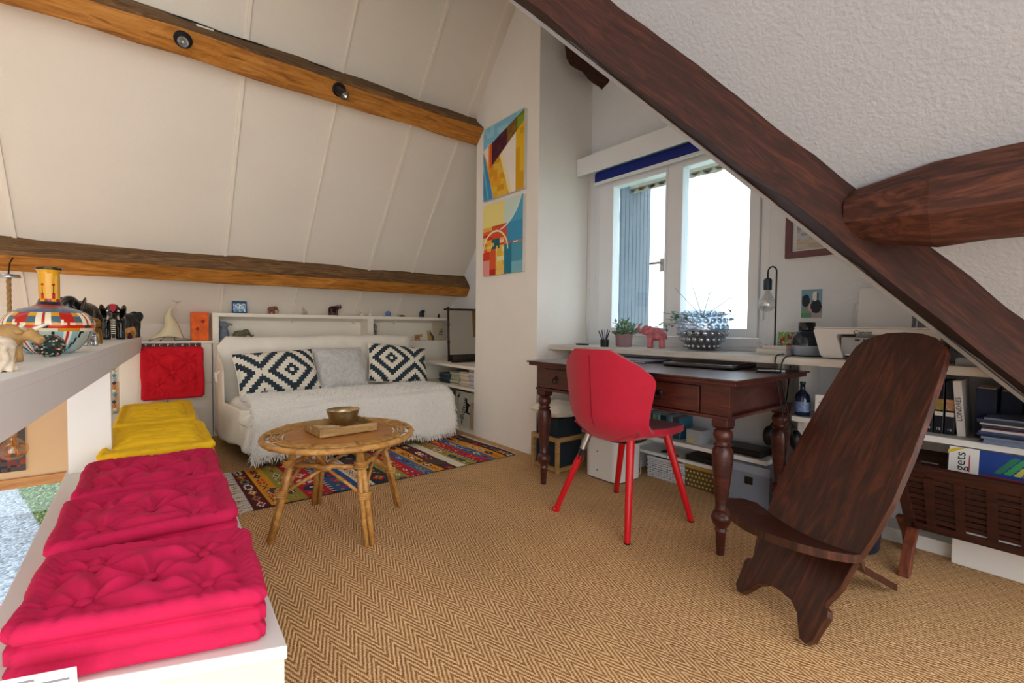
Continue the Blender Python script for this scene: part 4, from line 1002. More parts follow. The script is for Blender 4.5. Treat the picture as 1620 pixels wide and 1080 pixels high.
text('lettering', 'Canon', .026, mat('black ink', '1a1a1c', .6), t, Matrix.Translation((-.1515, .035, .122)) @ Matrix.Rotation(radians(-90), 4, 'Z') @ Matrix.Rotation(radians(90), 4, 'X'), .0006)
for y in (.145, -.10): MB().tube([(.10, y-.0, .146), (.135, y, .26), (.135, y-.02*(1 if y > 0 else -1), .27), (.12, y-.025*(1 if y > 0 else -1), .146)], .0035, 6).build('paper_guide', PRM, t)
MB().prism([(-.08, 0), (.125, 0), (.125, .19), (-.08, .19)], (.004, 0, 0), o=(.11, 0, .146), ax=(0, 1, 0), ay=(.12, 0, 1)).build('paper_stack', PAPER, t)
# second thing behind: grey keyboard-like device at right end of sill
o = B(2.47, 2.60, .12, .33, SZ, SZ+.03).build('grey_speaker', mat('perforated grey', 'b3b3b8', .6, noise=.2, nscale=300), bevel=.006); tag(o, 'flat grey device lying on the sill right of the printer', 'device')
# framed picture and postcard
t = thing('picture_frame', 'brown framed picture on the window wall half hidden by the rafter', 'picture', (2.868, .86, 1.50))
FM = mat('mauve brown frame', '6f4a4e', .5, noise=.1, nscale=30)
for a, b, c_, d in ((-.24, .24, -.135, -.10), (-.24, .24, .10, .135), (-.24, -.205, -.10, .10), (.205, .24, -.10, .10)): B(-.022, -.002, a, b, c_, d).build('frame_bar', FM, t, bevel=.004)
def street(u, v_):
    if u < .04 or u > .96 or v_ < .05 or v_ > .95: return 'e6e6e8'
    if v_ < .35: return ['c9c2b4', 'b8b2a8'][int(hsh(int(u*20), int(v_*20))*2)]
    if v_ < .7 and hsh(int(u*16), int(v_*9), 2) > .45: return ['4a5a86', '7a4a62', '5a6c8c', '8a8496'][int(hsh(int(u*16), int(v_*9))*4)]
    return ['aeb6c6', '97a2b8', 'c4c8d0'][int(hsh(int(u*10), int(v_*10), 4)*3)]
MB().grid(lambda u, v_: (-.008, (.5-u)*.41, (v_-.5)*.20), 40, 24, street).build('print', PAINT, t); B(-.007, -.001, -.205, .205, -.1, .1).build('backing', BLK, t)
def dogcard(u, v_):
    x, y = u-.5, v_-.5
    if hypot((x-.18)*1.1, (y-.26)) < .17: return 'e8e4e0' if x < .24 else '3c3a44'
    if hypot((x+.28), (y-.1)*.9) < .2: return '2f3644'
    if hypot((x-.22)*.9, (y+.1)) < .24: return '2a2f3c'
    if hypot((x-.02), (y+.12)*1.2) < .2: return 'd8b8ac'
    if y < -.32: return 'b9a8a8' if x > 0 else '6a9a80'
    return '7fa8bc' if y > -.1 else '88a892'
flatprint('postcard', 'postcard showing a dark-coated figure pinned to the wall above the jar', 'postcard', .10, .155, .002, XF(2.8675, .964, 1.11), dogcard, (24, 36))
# pen pot
t = thing('pen_pot', 'small dark pot of pens at the left end of the sill', 'pot', (2.50, 2.10, SZ))
MB().lathe([(0, 0), (.028, 0), (.03, .05), (.026, .05), (.024, .005), (0, .005)], 18, cap=False).build('pot', BLK, t, smooth=True, auto=40)
for i, (dx, dy, m_) in enumerate(((-.3, .9, BLK), (-.1, .45, BLK), (.1, .1, STEEL), (.2, -.35, mat('blue ink', '2a4a8a', .4)), (0, -.9, BLK))):
    d = Vector((dx, dy, 2.2)).normalized(); p0 = Vector((2.50, 2.10, SZ+.008)); o = MB().tube([p0, p0+d*.10, p0+d*.115], [.004, .004, .0015], 8).build('pen', m_); tag(o, ('leftmost black pen', 'second black pen from the left', 'steel pen', 'blue pen', 'rightmost black pen')[i]+' standing in the small dark pot on the sill', 'pen', 'pens in the pot')
o = B(2.55, 2.60, 2.33, 2.42, SZ, SZ+.012).build('spectacle_case', BLK, bevel=.005); tag(o, 'small flat black case in the left corner of the sill', 'case')
# ---------------------------------------------------------------- below the sill, right part
BK = [(.455, .03, .20, '1b2030'), (.423, .03, .215, '151a26'), (.390, .031, .22, '131824'), (.356, .032, .22, '141a28')]
INK = mat('white ink', 'e2e0da', .6)
for i, (y, w, h_, c_) in enumerate(BK):
    t = thing('book', ('dark navy volume numbered 13 half hidden by the plank chair', 'dark volume numbered 14 with white band on the spine', 'dark volume numbered 15 with yellow cover patch on the spine', 'dark volume numbered 16 nearest the white spined book')[i], 'book', (2.60, y, .54), group='dark encyclopedia volumes')
    B(-.0, .16, -w/2+.001, w/2-.001, 0, h_).build('cover', mat('book '+c_, c_, .35), t, bevel=.002)
    B(-.0015, 0, -w/2+.003, w/2-.003, .075, .092).build('spine_band', INK, t); B(-.0015, 0, -w/2+.003, w/2-.003, .10, .145).build('spine_patch', mat('spine photo %d' % i, ('5a4a44', '7a6450', 'a08a3c', 'b98a64')[i], .5, noise=.4, nscale=80), t)
    text('number', str(13+i), .016, INK, t, Matrix.Translation((-.001, 0, .02)) @ Matrix.Rotation(radians(-90), 4, 'Z') @ Matrix.Rotation(radians(90), 4, 'X'), .0008)
t = thing('book', 'white spined book lettered LONDRES leaning on the dark volumes', 'book', (2.59, .318, .542), rot=(radians(-5), 0, 0))
B(0, .17, -.013, .013, 0, .225).build('cover', PAPER, t, bevel=.002)
text('title', 'LONDRES', .022, mat('dark red ink', '4a2024', .6), t, Matrix.Translation((-.001, 0, .11)) @ Matrix.Rotation(radians(-90), 4, 'Z') @ Matrix.Rotation(radians(90), 4, 'X') @ Matrix.Rotation(radians(90), 4, 'Z'), .0008)
t = thing('book', 'thick plain dark blue book right of the white LONDRES book', 'book', (2.62, .255, .54)); B(0, .16, -.03, .03, 0, .20).build('cover', mat('navy cloth', '1a2748', .6), t, bevel=.003); B(.004, .158, -.026, .026, .004, .202).build('pages', IVORY, t)
t = thing('book', 'plain navy book partly behind the magazine stack', 'book', (2.68, .19, .54)); B(0, .14, -.03, .03, 0, .19).build('cover', mat('navy cloth', '1a2748'), t, bevel=.003); B(.004, .138, -.026, .026, .004, .192).build('pages', IVORY, t)
random.seed(13); z = .54
for i in range(13):
    h_ = random.uniform(.004, .010); c_ = random.choice(['3a4a7c', '8a8e9c', '5a2c44', 'b8b4ac', '22304c', '6c7c98', 'c8c6c4']); dx, dy = random.uniform(-.012, .012), random.uniform(-.012, .012)
    o = B(-.1, .12, -.14, .14, 0, h_).build('magazine', mat('mag '+c_, c_, .4), bevel=.001, loc=(2.60+dx, .115+dy, z)); tag(o, ORD[i]+' magazine from the bottom of the stack on the right shelf', 'magazine', 'stack of magazines on the right shelf'); z += h_+.0004
t = thing('bottle', 'dark glass bottle with sparkling label on the middle shelf', 'bottle', (2.58, .895, .54)); MB().lathe([(0, 0), (.032, 0), (.035, .004), (.035, .085), (.03, .105), (.012, .125), (.011, .155), (.013, .156), (.013, .168), (0, .168)], 20, cap=False).build('glass', mat('dark blue glass', '14233c', .12, coat=.5), t, smooth=True)
MB().lathe([(.0355, .02), (.0355, .07)], 20, cap=False).build('label', mat('label foil', '6c86b4', .3, noise=.6, nscale=120), t, smooth=True)
t = thing('white_box', 'small white printed box beside the dark bottle on the middle shelf', 'box', (2.575, .80, .54), radians(8)); B(-.025, .025, -.032, .032, 0, .115).build('carton', PAPER, t, bevel=.001)
pr = MB()
for k in range(6): pr.box(-.0256, -.025, -.025, .02-.008*(k % 3), .05+k*.009, .053+k*.009)
pr.build('print', mat('grey print', '8d8f96'), t)
t = thing('binder', 'dark red folder lying beside the white box on the middle shelf', 'folder', (2.6, .725, .54)); B(-.05, .1, -.05, .05, 0, .07).build('cover', mat('maroon card', '4a1c2c', .5), t, bevel=.003); B(-.046, .096, -.046, .046, .005, .071).build('sheets', PAPER, t)
for i in range(3):
    o = B(0, .13, -.012, .012, 0, .235).build('folder', mat('navy folder', '1c2a4c', .5), bevel=.002, loc=(2.60, .66-.027*i, .541)); tag(o, ('first', 'second', 'third')[i]+' upright navy folder behind the top of the plank chair', 'folder', 'upright folders')
# ---------------------------------------------------------------- magazine rack
t = thing('magazine_rack', 'dark slatted wooden magazine rack holding magazines', 'magazine rack', (2.49, .12, 0))
# front panel tilts toward the viewer, back panel toward the wall
def panel(sgn, par):
    top, bot = Vector((sgn*.165, 0, .452)), Vector((sgn*.035, 0, .17)); d = (top-bot).normalized(); L = (top-bot).length; n_ = Vector((0, 1, 0)).cross(d)
    M = basis((0, 1, 0), d, bot)
    sgm = {}
    for z in [.0]: pass
    B(-.58, .36, L-.05, L, -.009, .009, M=M).build('top_rail', RACKW, par, bevel=.003); B(-.58, .32, 0, .035, -.009, .009, M=M).build('bottom_rail', RACKW, par, bevel=.003)
    MB().prism([(.30, 0), (.335, 0), (.365, L), (.33, L)], n_*.018, o=bot-n_*.009, ax=(0, 1, 0), ay=d).build('end_stile', RACKW, par, bevel=.003)
    for k in range(8): z0 = .045+k*(L-.05-.045)/8; B(-.58, .335, z0, z0+.020, -.004, .006, M=M).build('slat', RACKW, par, bevel=.002)
    for k in range(9): y0 = .24-k*.085; B(y0, y0+.028, .03, L-.04, -.009, -.003, M=M).build('crossbar', RACKW, par)
panel(-1, t); panel(1, t)
lp = [(-.165, .47), (-.145, .47), (-.03, .18), (-.055, .10), (-.11, 0), (-.15, 0), (-.085, .11), (-.055, .175)]
for y in (.315,):
    for sgn in (1, -1):
        a = [(.03, .19), (.06, .17), (.03, .13), (-.10, .02), (-.185, .0), (-.215, 0), (-.15, .06), (-.02, .17)]
        MB().prism([(sgn*-x if sgn < 0 else x, z) for x, z in [(.055, .20), (.01, .20), (-.10, .11), (-.165, 0), (-.12, 0), (-.06, .10)]], (0, .035, 0), o=(0, y-.018*(sgn), 0), ax=(sgn, 0, 0), ay=(0, 0, 1)).build('leg', wood('rack leg wood', ('46221a', '6a3624', '844a32'), (20, 20, 4), .45), t, bevel=.003)
def stand(name, label, cat, x, y0, y1, z0, z1, m, tx, n=None, colf=None):
    t = thing(name, label, cat, (x, (y0+y1)/2, z0)); w = y1-y0; h_ = z1-z0
    t.rotation_euler = (0, radians(tx), 0); B(0, .006, -w/2, w/2, 0, h_).build('pages', m, t)
    if colf: MB().grid(lambda u, v_: (-.0006, (.5-u)*w, v_*h_), n[0], n[1], colf).build('cover', PAINT, t)
    return t
def crayons(u, v_):
    x, y = u*3.0, v_*1.0
    if x < .60: return 'e8e6e4' if x > .02 else '22304c'
    k = (x-.95)-(y-.5)*.6
    i = int(k/.17) if k >= 0 else -1
    if 0 <= i < 6 and .35+.0*i < y < .92-.04*i and (k/.17) % 1 < .82: return ['2f7a5a', '3f9a5c', 'c8c25a', 'c39a4a', 'b0583c', '9c2a44'][i]
    return '1d3f8c'
m_ = stand('magazine', 'magazine with a white panel and coloured crayons on a blue cover in the rack', 'magazine', 2.47, -.10, .345, .20, .515, PAPER, 8, (120, 90), lambda u, v_: crayons(u, max(0, (v_-.62)/.38)))
IK = mat('black ink', '1a1a1c'); RI = mat('red ink', 'b02030', .6)
text('title', 'gets', .045, IK, m_, Matrix.Translation((-.0012, .185, .262)) @ Matrix.Rotation(radians(-90), 4, 'Z') @ Matrix.Rotation(radians(90), 4, 'X') @ Matrix.Rotation(radians(90), 4, 'Z'), .0004)
B(-.0018, -.0008, .158, .161, .225, .29).build('red_rule', RI, m_)
MB().prism([(.222, .285), (.222, .30), (.19, .314), (.172, .314)], (-.0006, 0, 0), o=(-.0008, 0, 0), ax=(0, 1, 0), ay=(0, 0, 1)).build('corner_banner', mat('banner yellow', 'd8c03c', .6), m_)
stand('magazine', 'grey magazine standing at the front of the slatted rack', 'magazine', 2.44, -.35, .30, .20, .435, mat('grey paper', 'a8acb4', .5), -6)
stand('magazine', 'magazine with red edges in the middle of the slatted rack', 'magazine', 2.455, -.3, .25, .20, .43, mat('red cover', '8a1f34', .5), 2)
# waste bin behind plank chair
t = thing('waste_bin', 'dark blue grey round bin on the floor behind the plank chair', 'bin', (2.50, .66, 0)); MB().lathe([(0, 0), (.105, 0), (.11, .01), (.125, .27), (.128, .275), (.121, .275), (.106, .02), (0, .02)], 30, cap=False).build('bucket', mat('dark bin plastic', '1e2a40', .5), t, smooth=True, auto=40); MB().tube([(.127*cos(2*pi*i/30), .127*sin(2*pi*i/30), .272) for i in range(30)], .004, 6, True).build('rim', BLK, t)
# ---------------------------------------------------------------- under the desk
t = thing('stool', 'small stool with wooden frame, dark crate sides and cream cushion under the desk', 'stool', (2.27, 2.30, 0))
for x in (-.13, .13):
    for y in (-.12, .12): B(x-.012, x+.012, y-.012, y+.012, 0, .235).build('leg', TRAYW, t, bevel=.002)
for y in (-.12, .12): B(-.12, .12, y-.01, y+.01, .205, .235).build('rail', TRAYW, t); B(-.12, .12, y-.01, y+.01, .01, .035).build('rail', TRAYW, t)
for x in (-.13, .13): B(x-.01, x+.01, -.11, .11, .205, .235).build('rail', TRAYW, t); B(x-.01, x+.01, -.11, .11, .01, .035).build('rail', TRAYW, t)
B(-.115, .115, -.105, .105, .035, .35).build('crate', mat('charcoal felt', '17222c', .9), t)
pillow('seat_cushion', 'cream seat cushion lying on the small stool under the desk', .30, .29, .09, Matrix.Translation((2.27, 2.30, .402)), CLOTH, n=(20, 20))
t = thing('metal_bin', 'white rounded metal bin standing under the red chair', 'bin', (2.40, 1.93, 0))
def rr_(w, d, r, n=8):
    P = []
    for cx, cy, a0 in ((w-r, d-r, 0), (-w+r, d-r, pi/2), (-w+r, -d+r, pi), (w-r, -d+r, 3*pi/2)):
        for k in range(n+1): a = a0+pi/2*k/n; P.append((cx+r*cos(a), cy+r*sin(a)))
    return P
MB().prism(rr_(.13, .14, .06), (0, 0, .36), o=(0, 0, .008), ay=(0, 1, 0)).build('casing', mat('white enamel', 'dcdcda', .4), t, smooth=True, auto=40); MB().prism(rr_(.125, .135, .06), (0, 0, .008), ay=(0, 1, 0)).build('foot_ring', BLK, t)
for k in range(2): MB().tube([(-.131, .02, .06+.12*k), (-.133, .02, .06+.12*k)], .004, 8).build('screw', BLK, t)
# wicker basket
t = thing('wicker_basket', 'white woven basket on the floor below the low shelf', 'basket', (2.65, 1.69, 0))
WK = mat('white wicker', 'c9ccd2', .7)
B(-.05, .15, -.135, .105, 0, .006).build('base', WK, t)
for k in range(9):
    pts = []; z = .012+k*.0135
    P = [(-.055, -.14), (.155, -.14), (.155, .11), (-.055, .11)]
    for a, b in zip(P, P[1:]+P[:1]):
        for i in range(12): u = i/12; pts.append((a[0]+(b[0]-a[0])*u+(.003 if (i+k) % 2 else -.003), a[1]+(b[1]-a[1])*u+(.003 if (i+k) % 2 else -.003), z))
    MB().tube(pts, .0048, 5, True).build('cane', WK, t)
MB().tube([(x, y, .128) for x, y in P], .007, 6, True).build('rim', WK, t)
st = MB()
for a, b in zip(P, P[1:]+P[:1]):
    for i in range(12): u = (i+.5)/12; st.tube([(a[0]+(b[0]-a[0])*u, a[1]+(b[1]-a[1])*u, 0), (a[0]+(b[0]-a[0])*u, a[1]+(b[1]-a[1])*u, .128)], .003, 5)
st.build('stakes', WK, t)
o = MB().grid(lambda u, v_: (2.62+.14*u, 1.60+.16*v_, .125+.035*sin(u*5+v_*3)*sin(v_*6)+.01), 14, 14).build('dark_cloth', mat('dark cloth', '20242c', .9), smooth=True, solid=.004); tag(o, 'crumpled dark cloth lying in the white basket', 'cloth')
t = thing('star_box', 'brown box with golden stars on the floor beside the white basket', 'box', (2.66, 1.44, 0)); B(-.045, .13, -.10, .10, 0, .115).build('box', mat('brown card', '5a4a2c', .7), t, bevel=.002); B(-.048, .133, -.103, .103, .115, .135).build('lid', mat('gold card', 'a8873c', .5), t, bevel=.002)
stp = [((.0085 if k % 2 == 0 else .0036)*sin(2*pi*k/10), (.0085 if k % 2 == 0 else .0036)*cos(2*pi*k/10)) for k in range(10)]; SG = mat('gold star', 'e0c05c', .4)
s0 = MB().prism(stp, (-.0008, 0, 0), ax=(0, 1, 0), ay=(0, 0, 1)).build('star', SG, t, loc=(-.0453, -.085, .02))
for j in range(4):
    for i in range(8):
        if i+j: q = s0.copy(); COL.objects.link(q); q.location = (-.0453, -.085+i*.0235+(.011 if j % 2 else 0), .018+j*.026)
t = thing('storage_box', 'grey storage box with dark square handle under the desk', 'box', (2.68, 1.185, 0)); GB = mat('grey box', '7c8798', .7)
B(-.12, .12, -.155, .135, 0, .19).build('box', GB, t, bevel=.003); B(-.125, .125, -.16, .14, .19, .235).build('lid', mat('grey box lid', '8f99aa', .7), t, bevel=.003); B(-.1255, -.12, -.07, -.03, .13, .17).build('handle', BLK, t)
# DVDs row and boxes
random.seed(17); y = 1.90
for i in range(20):
    w = random.uniform(.013, .017); c_ = random.choice(['2a4a6c', '1c2c3c', '5c7c94', '88a0ac', '24382c', '3a3a4c', '8c98a0', '2c6c8c'])
    if 7 <= i <= 9: c_ = ['5a9a74', '4a8a64', '8ab0d8'][i-7]
    o = B(2.66, 2.80, y-w, y-.0008, .264, .264+.135).build('film_case', mat('case '+c_, c_, .3), bevel=.0015); tag(o, ('first' if i == 0 else ORD[i])+' film case from the left in the row under the desk', 'film case', 'film cases under the desk'); y -= w
t = thing('cardboard_box', 'small pale carton with a yellow sticker on the low shelf under the desk', 'box', (2.68, 1.50, .264)); B(-.05, .06, -.05, .05, 0, .085).build('carton', mat('pale carton', 'a9aeb4', .6), t, bevel=.002); B(-.0512, -.05, -.0, .03, .01, .03).build('sticker', mat('banner yellow', 'd8c03c'), t)
o = B(2.62, 2.78, 1.10, 1.34, .264, .30).build('black_router', BLK, bevel=.008); tag(o, 'flat black box lying on the low shelf behind the desk legs', 'device')
o = B(2.64, 2.8, 1.36, 1.56, .155, .185).build('black_device', BLK, bevel=.006); tag(o, 'black flat device on the bottom shelf above the star box', 'device')
t = thing('headset', 'black headphones hanging behind the rear desk leg', 'headphones', (2.66, 1.02, .37)); 
for yy in (.06, -.075): MB().ell((0, yy, .02), (.035, .03, .055), 16, 10).build('ear_cup', BLK, t, smooth=True)
MB().tube([(0, .06+(-.135)*k/12, .06+.075*sin(pi*k/12)) for k in range(13)], .007, 8).build('band', BLK, t, smooth=True)
MB().tube([(0, .0, .13), (.06, .0, .22), (.10, .0, .40)], .003, 6).build('cord', BLK, t)
# cables
def cable(label, pts, r=.0035, m=BLK, n=6):
    P = [Vector(p) for p in pts]; out = []
    for i in range(len(P)-1):
        p0, p1, p2, p3 = P[max(0, i-1)], P[i], P[i+1], P[min(len(P)-1, i+2)]
        for k in range(6):
            u = k/6; out.append(.5*((2*p1)+(-p0+p2)*u+(2*p0-5*p1+4*p2-p3)*u*u+(-p0+3*p1-3*p2+p3)*u**3))
    out.append(P[-1]); o = MB().tube(out, r, n).build('cable', m, smooth=True); return tag(o, label, 'cable')
cable('black lamp cable dropping over the sill edge', [(2.62, 1.0, .84), (2.46, .965, .842), (2.412, .958, .83), (2.41, .955, .76), (2.45, .92, .45), (2.48, .93, .2), (2.5, .95, .006)])
cable('black printer cable looping along the sill edge', [(2.52, .80, .841), (2.45, .84, .842), (2.43, .90, .842), (2.413, .925, .82), (2.41, .93, .74), (2.46, .90, .5), (2.50, .88, .32), (2.49, .93, .18), (2.44, .97, .005)])
cable('black cable trailing on the carpet by the rear desk leg', [(2.52, .85, .32), (2.5, .87, .16), (2.44, .93, .01), (2.38, 1.02, .005), (2.42, 1.12, .005), (2.50, 1.02, .005)])
cable('thin pale cable by the white bin', [(2.55, 1.82, .10), (2.56, 1.83, .02), (2.57, 1.85, .003), (2.62, 1.9, .003)], .0025, PAPER)
t = thing('power_strip', 'white wall box with black plug behind the desk', 'socket', (2.838, 1.12, .50)); B(-.03, .006, -.07, .05, 0, .075).build('box', WHT, t, bevel=.004); MB().lathe([(.022, 0), (.022, .03)], 16, M=Matrix.Rotation(radians(-90), 4, 'Y'), o=(-.03, -.02, .04)).build('plug', BLK, t)
# ---------------------------------------------------------------- paintings on the chimney breast
def paint1(u, v_):
    # u: 0 left .. 1 right, v: 0 bottom .. 1 top (as seen)
    g = hsh(int(u*11), int(v_*13), 2)
    if v_ > .70+.29*u: return '7fc0dc' if g > .4 else '97cde2'
    lo = .42+.52*(u-.17)
    if u >= .15 and v_ > lo or (u < .17 and v_ > .70-1.65*u):
        if u < .14: return 'efe0d2'
        if u < .23: return 'dc5a1c' if u > .17 else 'ec8a3c'
        if u < .60: return '4a1830' if g > .3 else '5c2430'
        if u < .84: return '7c5a20' if g > .4 else '8c6a24'
        return '86a030' if g > .4 else '6c8c28'
    if v_ < .70-2.5*u: return '3f8fc0' if (u*8+v_*2.2) % 1 > .25 else '74b8da'
    if u > .81: return 'e8bc20' if g > .4 else 'd8a21c'
    if u > .66-.43*v_: return 'f0e8dc' if u > .74-.43*v_ else 'f2e2b0'
    return ['dc9a1c', 'e8a824', 'e8bc3c'][int(g*3)]
def paint2(u, v_):
    x, y = u*.52, v_*.60
    if abs(hypot(x-.17, y-.20)-.165) < .007 and y > .2: return 'f2e8d4'
    if abs(hypot(x-.16, y-.72)-.36) < .006 and u > .45: return 'd8ece8'
    if v_ > .68: return ('f0e08c' if u < .55 else ('cfe4d8' if hypot(x-.16, y-.72) < .36 else '4fa8cc'))
    if .24 < u < .62 and v_ > .50: return 'd8541c' if v_ < .66 else 'c8401c'
    if u > .62 and v_ > .42: return '3f98c4' if hypot(x-.16, y-.72) > .36 else 'b8d8dc'
    if .24 < u < .44 and v_ > .36: return '1c5a6a' if hsh(int(u*20), int(v_*20)) > .3 else 'e0c040'
    if v_ > .40 and u > .42: return ['e8742c', 'f0b060', 'f2dcb0', 'd84a2c'][int(hsh(int(u*9), int(v_*30), 3)*4)]
    if u < .24 and v_ > .34: return ['c82c24', 'e8642c', 'e8b048', 'f0d060'][int(hsh(int(u*9), int(v_*24), 6)*4)]
    if u > .74: return '4f9cb8' if v_ > .15 else '7fbccc'
    if u > .56: return '1f7c98'
    if u > .34: return ['f0d050', 'f2e8b0', 'e8b840', 'eec86a'][int(hsh(int(u*8), int(v_*16), 8)*4)]
    if u > .18: return 'dc5a2c' if v_ > .08 else 'b8281c'
    return 'e89a94' if v_ < .22 else 'd83c24'
CAN = mat('canvas edge', 'd8d2c8', .8)
t = thing('painting', 'upper abstract canvas with a dark wedge over yellow and blue', 'painting', (2.30, 2.975, 2.31))
MB().grid(lambda u, v_: (-.0305, (.5-u)*.53, (v_-.5)*.595), 128, 144, paint1).build('paint', PAINT, t); B(-.03, -.001, -.265, .265, -.2975, .2975).build('canvas', CAN, t)
t = thing('painting', 'lower abstract canvas of orange, yellow and blue blocks with a white arc', 'painting', (2.30, 2.975, 1.68))
MB().grid(lambda u, v_: (-.0305, (.5-u)*.52, (v_-.5)*.585), 140, 160, paint2).build('paint', PAINT, t); B(-.03, -.001, -.26, .26, -.2925, .2925).build('canvas', CAN, t)
# ---------------------------------------------------------------- corner unit right of the sofa
t = thing('corner_shelf', 'white corner shelf unit between the sofa and the chimney wall', 'shelf', (2.585, 3.90, 0))
for z0, z1 in ((0, .03), (.385, .408), (.58, .604)): B(-.285, .28, -.51, .50, z0, z1).build('shelf_board', CREAM, t, bevel=.003)
B(.262, .28, -.51, .50, .03, .58).build('back_board', CREAM, t); B(-.28, .262, -.51, -.49, .03, .58).build('side_board', CREAM, t); B(-.27, .262, .48, .50, .03, .58).build('side_board', CREAM, t)
random.seed(41)
def pile(x, y, z, n, cols, lab, grp, w=.10, d=.075, hm=.016):
    zz = z
    for i in range(n):
        h_ = random.uniform(hm*.6, hm*1.3); c_ = cols[i % len(cols)]
        o = B(-w, w, -d, d, 0, h_).build('book', mat('book '+c_, c_, .55), bevel=.001, loc=(x+random.uniform(-.01, .01), y+random.uniform(-.008, .008), zz)); tag(o, ORD[i]+' '+lab, 'book', grp); zz += h_+.0003
pile(2.45, 3.47, .408, 10, ['c4bccb', 'b4aebe', 'd4ccd4', 'a9a4b4', 'ccc4cc'], 'lilac grey paperback from the bottom of the pile next to the chimney wall', 'lilac paperback pile')
pile(2.45, 3.64, .408, 9, ['d8ccb4', 'cbbba0', 'ddd2c0', 'c4b498', 'e0d8c8'], 'cream paperback from the bottom of the second pile from the chimney wall', 'cream paperback pile', hm=.015)
pile(2.45, 3.81, .408, 9, ['b4b094', '9aa08c', 'c8c0a4', '8c9484', 'bcb8a0'], 'olive or cream book from the bottom of the third pile from the chimney wall', 'olive book pile', hm=.015)
pile(2.45, 3.99, .408, 6, ['3a4a54', '2c3844', '4a5860'], 'dark grey book from the bottom of the pile nearest the sofa', 'dark book pile', w=.11, d=.09, hm=.016)
# tin sign Button
t = thing('lettered_tin', 'cream tin panel lettered Button with small dog silhouettes in the corner shelf', 'tin', (2.36, 3.655, .034), rot=(0, radians(4), radians(2)))
B(0, .03, -.17, .17, 0, .315).build('tin', mat('cream tin', 'd5cfbd', .5, noise=.1, nscale=20), t, bevel=.004)
text('lettering', 'Button', .078, IK, t, Matrix.Translation((-.001, .02, .16)) @ Matrix.Rotation(radians(-90), 4, 'Z') @ Matrix.Rotation(radians(90), 4, 'X') @ Matrix.Rotation(radians(78), 4, 'Z'), .0008)
dg = [(-.04, 0), (-.03, 0), (-.03, .025), (.01, .025), (.012, 0), (.022, 0), (.022, .03), (.026, .05), (.045, .055), (.045, .068), (.028, .074), (.02, .06), (-.03, .05), (-.05, .065), (-.04, .04)]
for (yy, zz, k, ro) in ((-.095, .17, 1.5, 78), (.10, .25, .6, 40), (.13, .10, .6, 70), (.02, .03, .5, 90), (-.13, .05, .5, 0)):
    mb = MB().prism([(x*k, z*k) for x, z in dg], (0, 0, .0012), ax=(1, 0, 0), ay=(0, 1, 0)); o = mb.build('dog_silhouette', IK, t); o.matrix_local = Matrix.Translation((-.0002, yy, zz)) @ Matrix.Rotation(radians(-90), 4, 'Z') @ Matrix.Rotation(radians(90), 4, 'X') @ Matrix.Rotation(radians(ro), 4, 'Z') @ Matrix.Translation((0, 0, -.0004))
for i in range(2):
    o = B(0, .12, -.02, .02, 0, .24-.03*i).build('book', mat('book tan', 'b9a88a', .6), bevel=.002, loc=(2.335+.01*i, 3.50-.045*i, .03)); tag(o, ('taller', 'shorter')[i]+' tan upright book beside the lettered tin', 'book')
# mirror
t = thing('mirror', 'free-standing mirror in a dark turned frame on the corner shelf', 'mirror', (2.61, 4.06, .604), rot=(radians(-4), 0, radians(-14)))
MIR = mat('mirror glass', 'e6e8e8', .02, metal=1)
DKF = wood('dark mirror wood', ('1a0d0a', '2c1711', '43241a'), (12, 12, 12), .4)
for x in (-.155, .155): MB().tube([(x, 0, 0), (x, 0, .56)], .011, 10).build('post', DKF, t, smooth=True); 
MB().tube([(-.20, 0, .535), (.155, 0, .535)], .010, 10).build('rail', DKF, t, smooth=True); MB().tube([(-.155, 0, .03), (.155, 0, .03)], .010, 10).build('rail', DKF, t, smooth=True)
B(-.145, .145, .006, .012, .04, .525).build('backing', BLK, t); B(-.143, .143, .002, .006, .042, .523).build('glass', MIR, t)
for z in (.2, .38): MB().ell((-.155, 0, z), (.016, .016, .02)).build('knop', DKF, t, smooth=True)
o = B(-.07, .07, -.006, .006, 0, .36).build('cork_board', mat('cork', 'b98a56', .9, noise=.1, nscale=60), loc=(2.80, 3.99, .86)); 
o.parent = None; tag(o, 'plain tan board fixed beside the mirror next to the chimney wall', 'board')
t = thing('bolster_box', 'dark patterned roll lying in front of the mirror', 'bolster', (2.565, 3.95, .6445)); MB().tube([(-.165, 0, 0), (-.155, 0, 0), (.155, 0, 0), (.165, 0, 0)], [.034, .040, .040, .034], 18).build('roll', mat('dark tapestry', '2c2420', .7, noise=.8, nscale=26), t, smooth=True, auto=40)
for x in (-.166, .166): MB().tube([(x-.003, 0, 0), (x+.003, 0, 0)], .022, 14).build('end_cap', BLK, t)
# ---------------------------------------------------------------- figurines on the sofa shelf
TT = 1.062
BRN = mat('carved brown wood', '7c4a28', .5, noise=.25, nscale=40); MAR = mat('dark red wood', '3c1216', .35, noise=.25, nscale=40); OLV = mat('olive stone', '6e6a54', .6, noise=.2, nscale=50); NAV = mat('navy glaze', '141c38', .25); GRY = mat('blue grey stone', '75808c', .7, noise=.15, nscale=30)
flatprint('blue_picture', 'small blue framed wintry picture standing on the shelf', 'picture', .115, .15, .012, Matrix.Translation((.695, 4.76, TT+.077)) @ Matrix.Rotation(radians(84), 4, 'X'), lambda u, v_: '1d4a8c' if (u < .1 or u > .9 or v_ < .08 or v_ > .92) else (['24586c', '3c6a50', '1c3c5c'][int(hsh(int(u*9), int(v_*9))*3)] if v_ > .58 else ['c4d8e4', '8cb0cc', 'e4ecf0', '5c8cb4'][int(hsh(int(u*9), int(v_*12), 2)*4)]), (24, 30), back=mat('blue frame', '1d4a8c', .4))
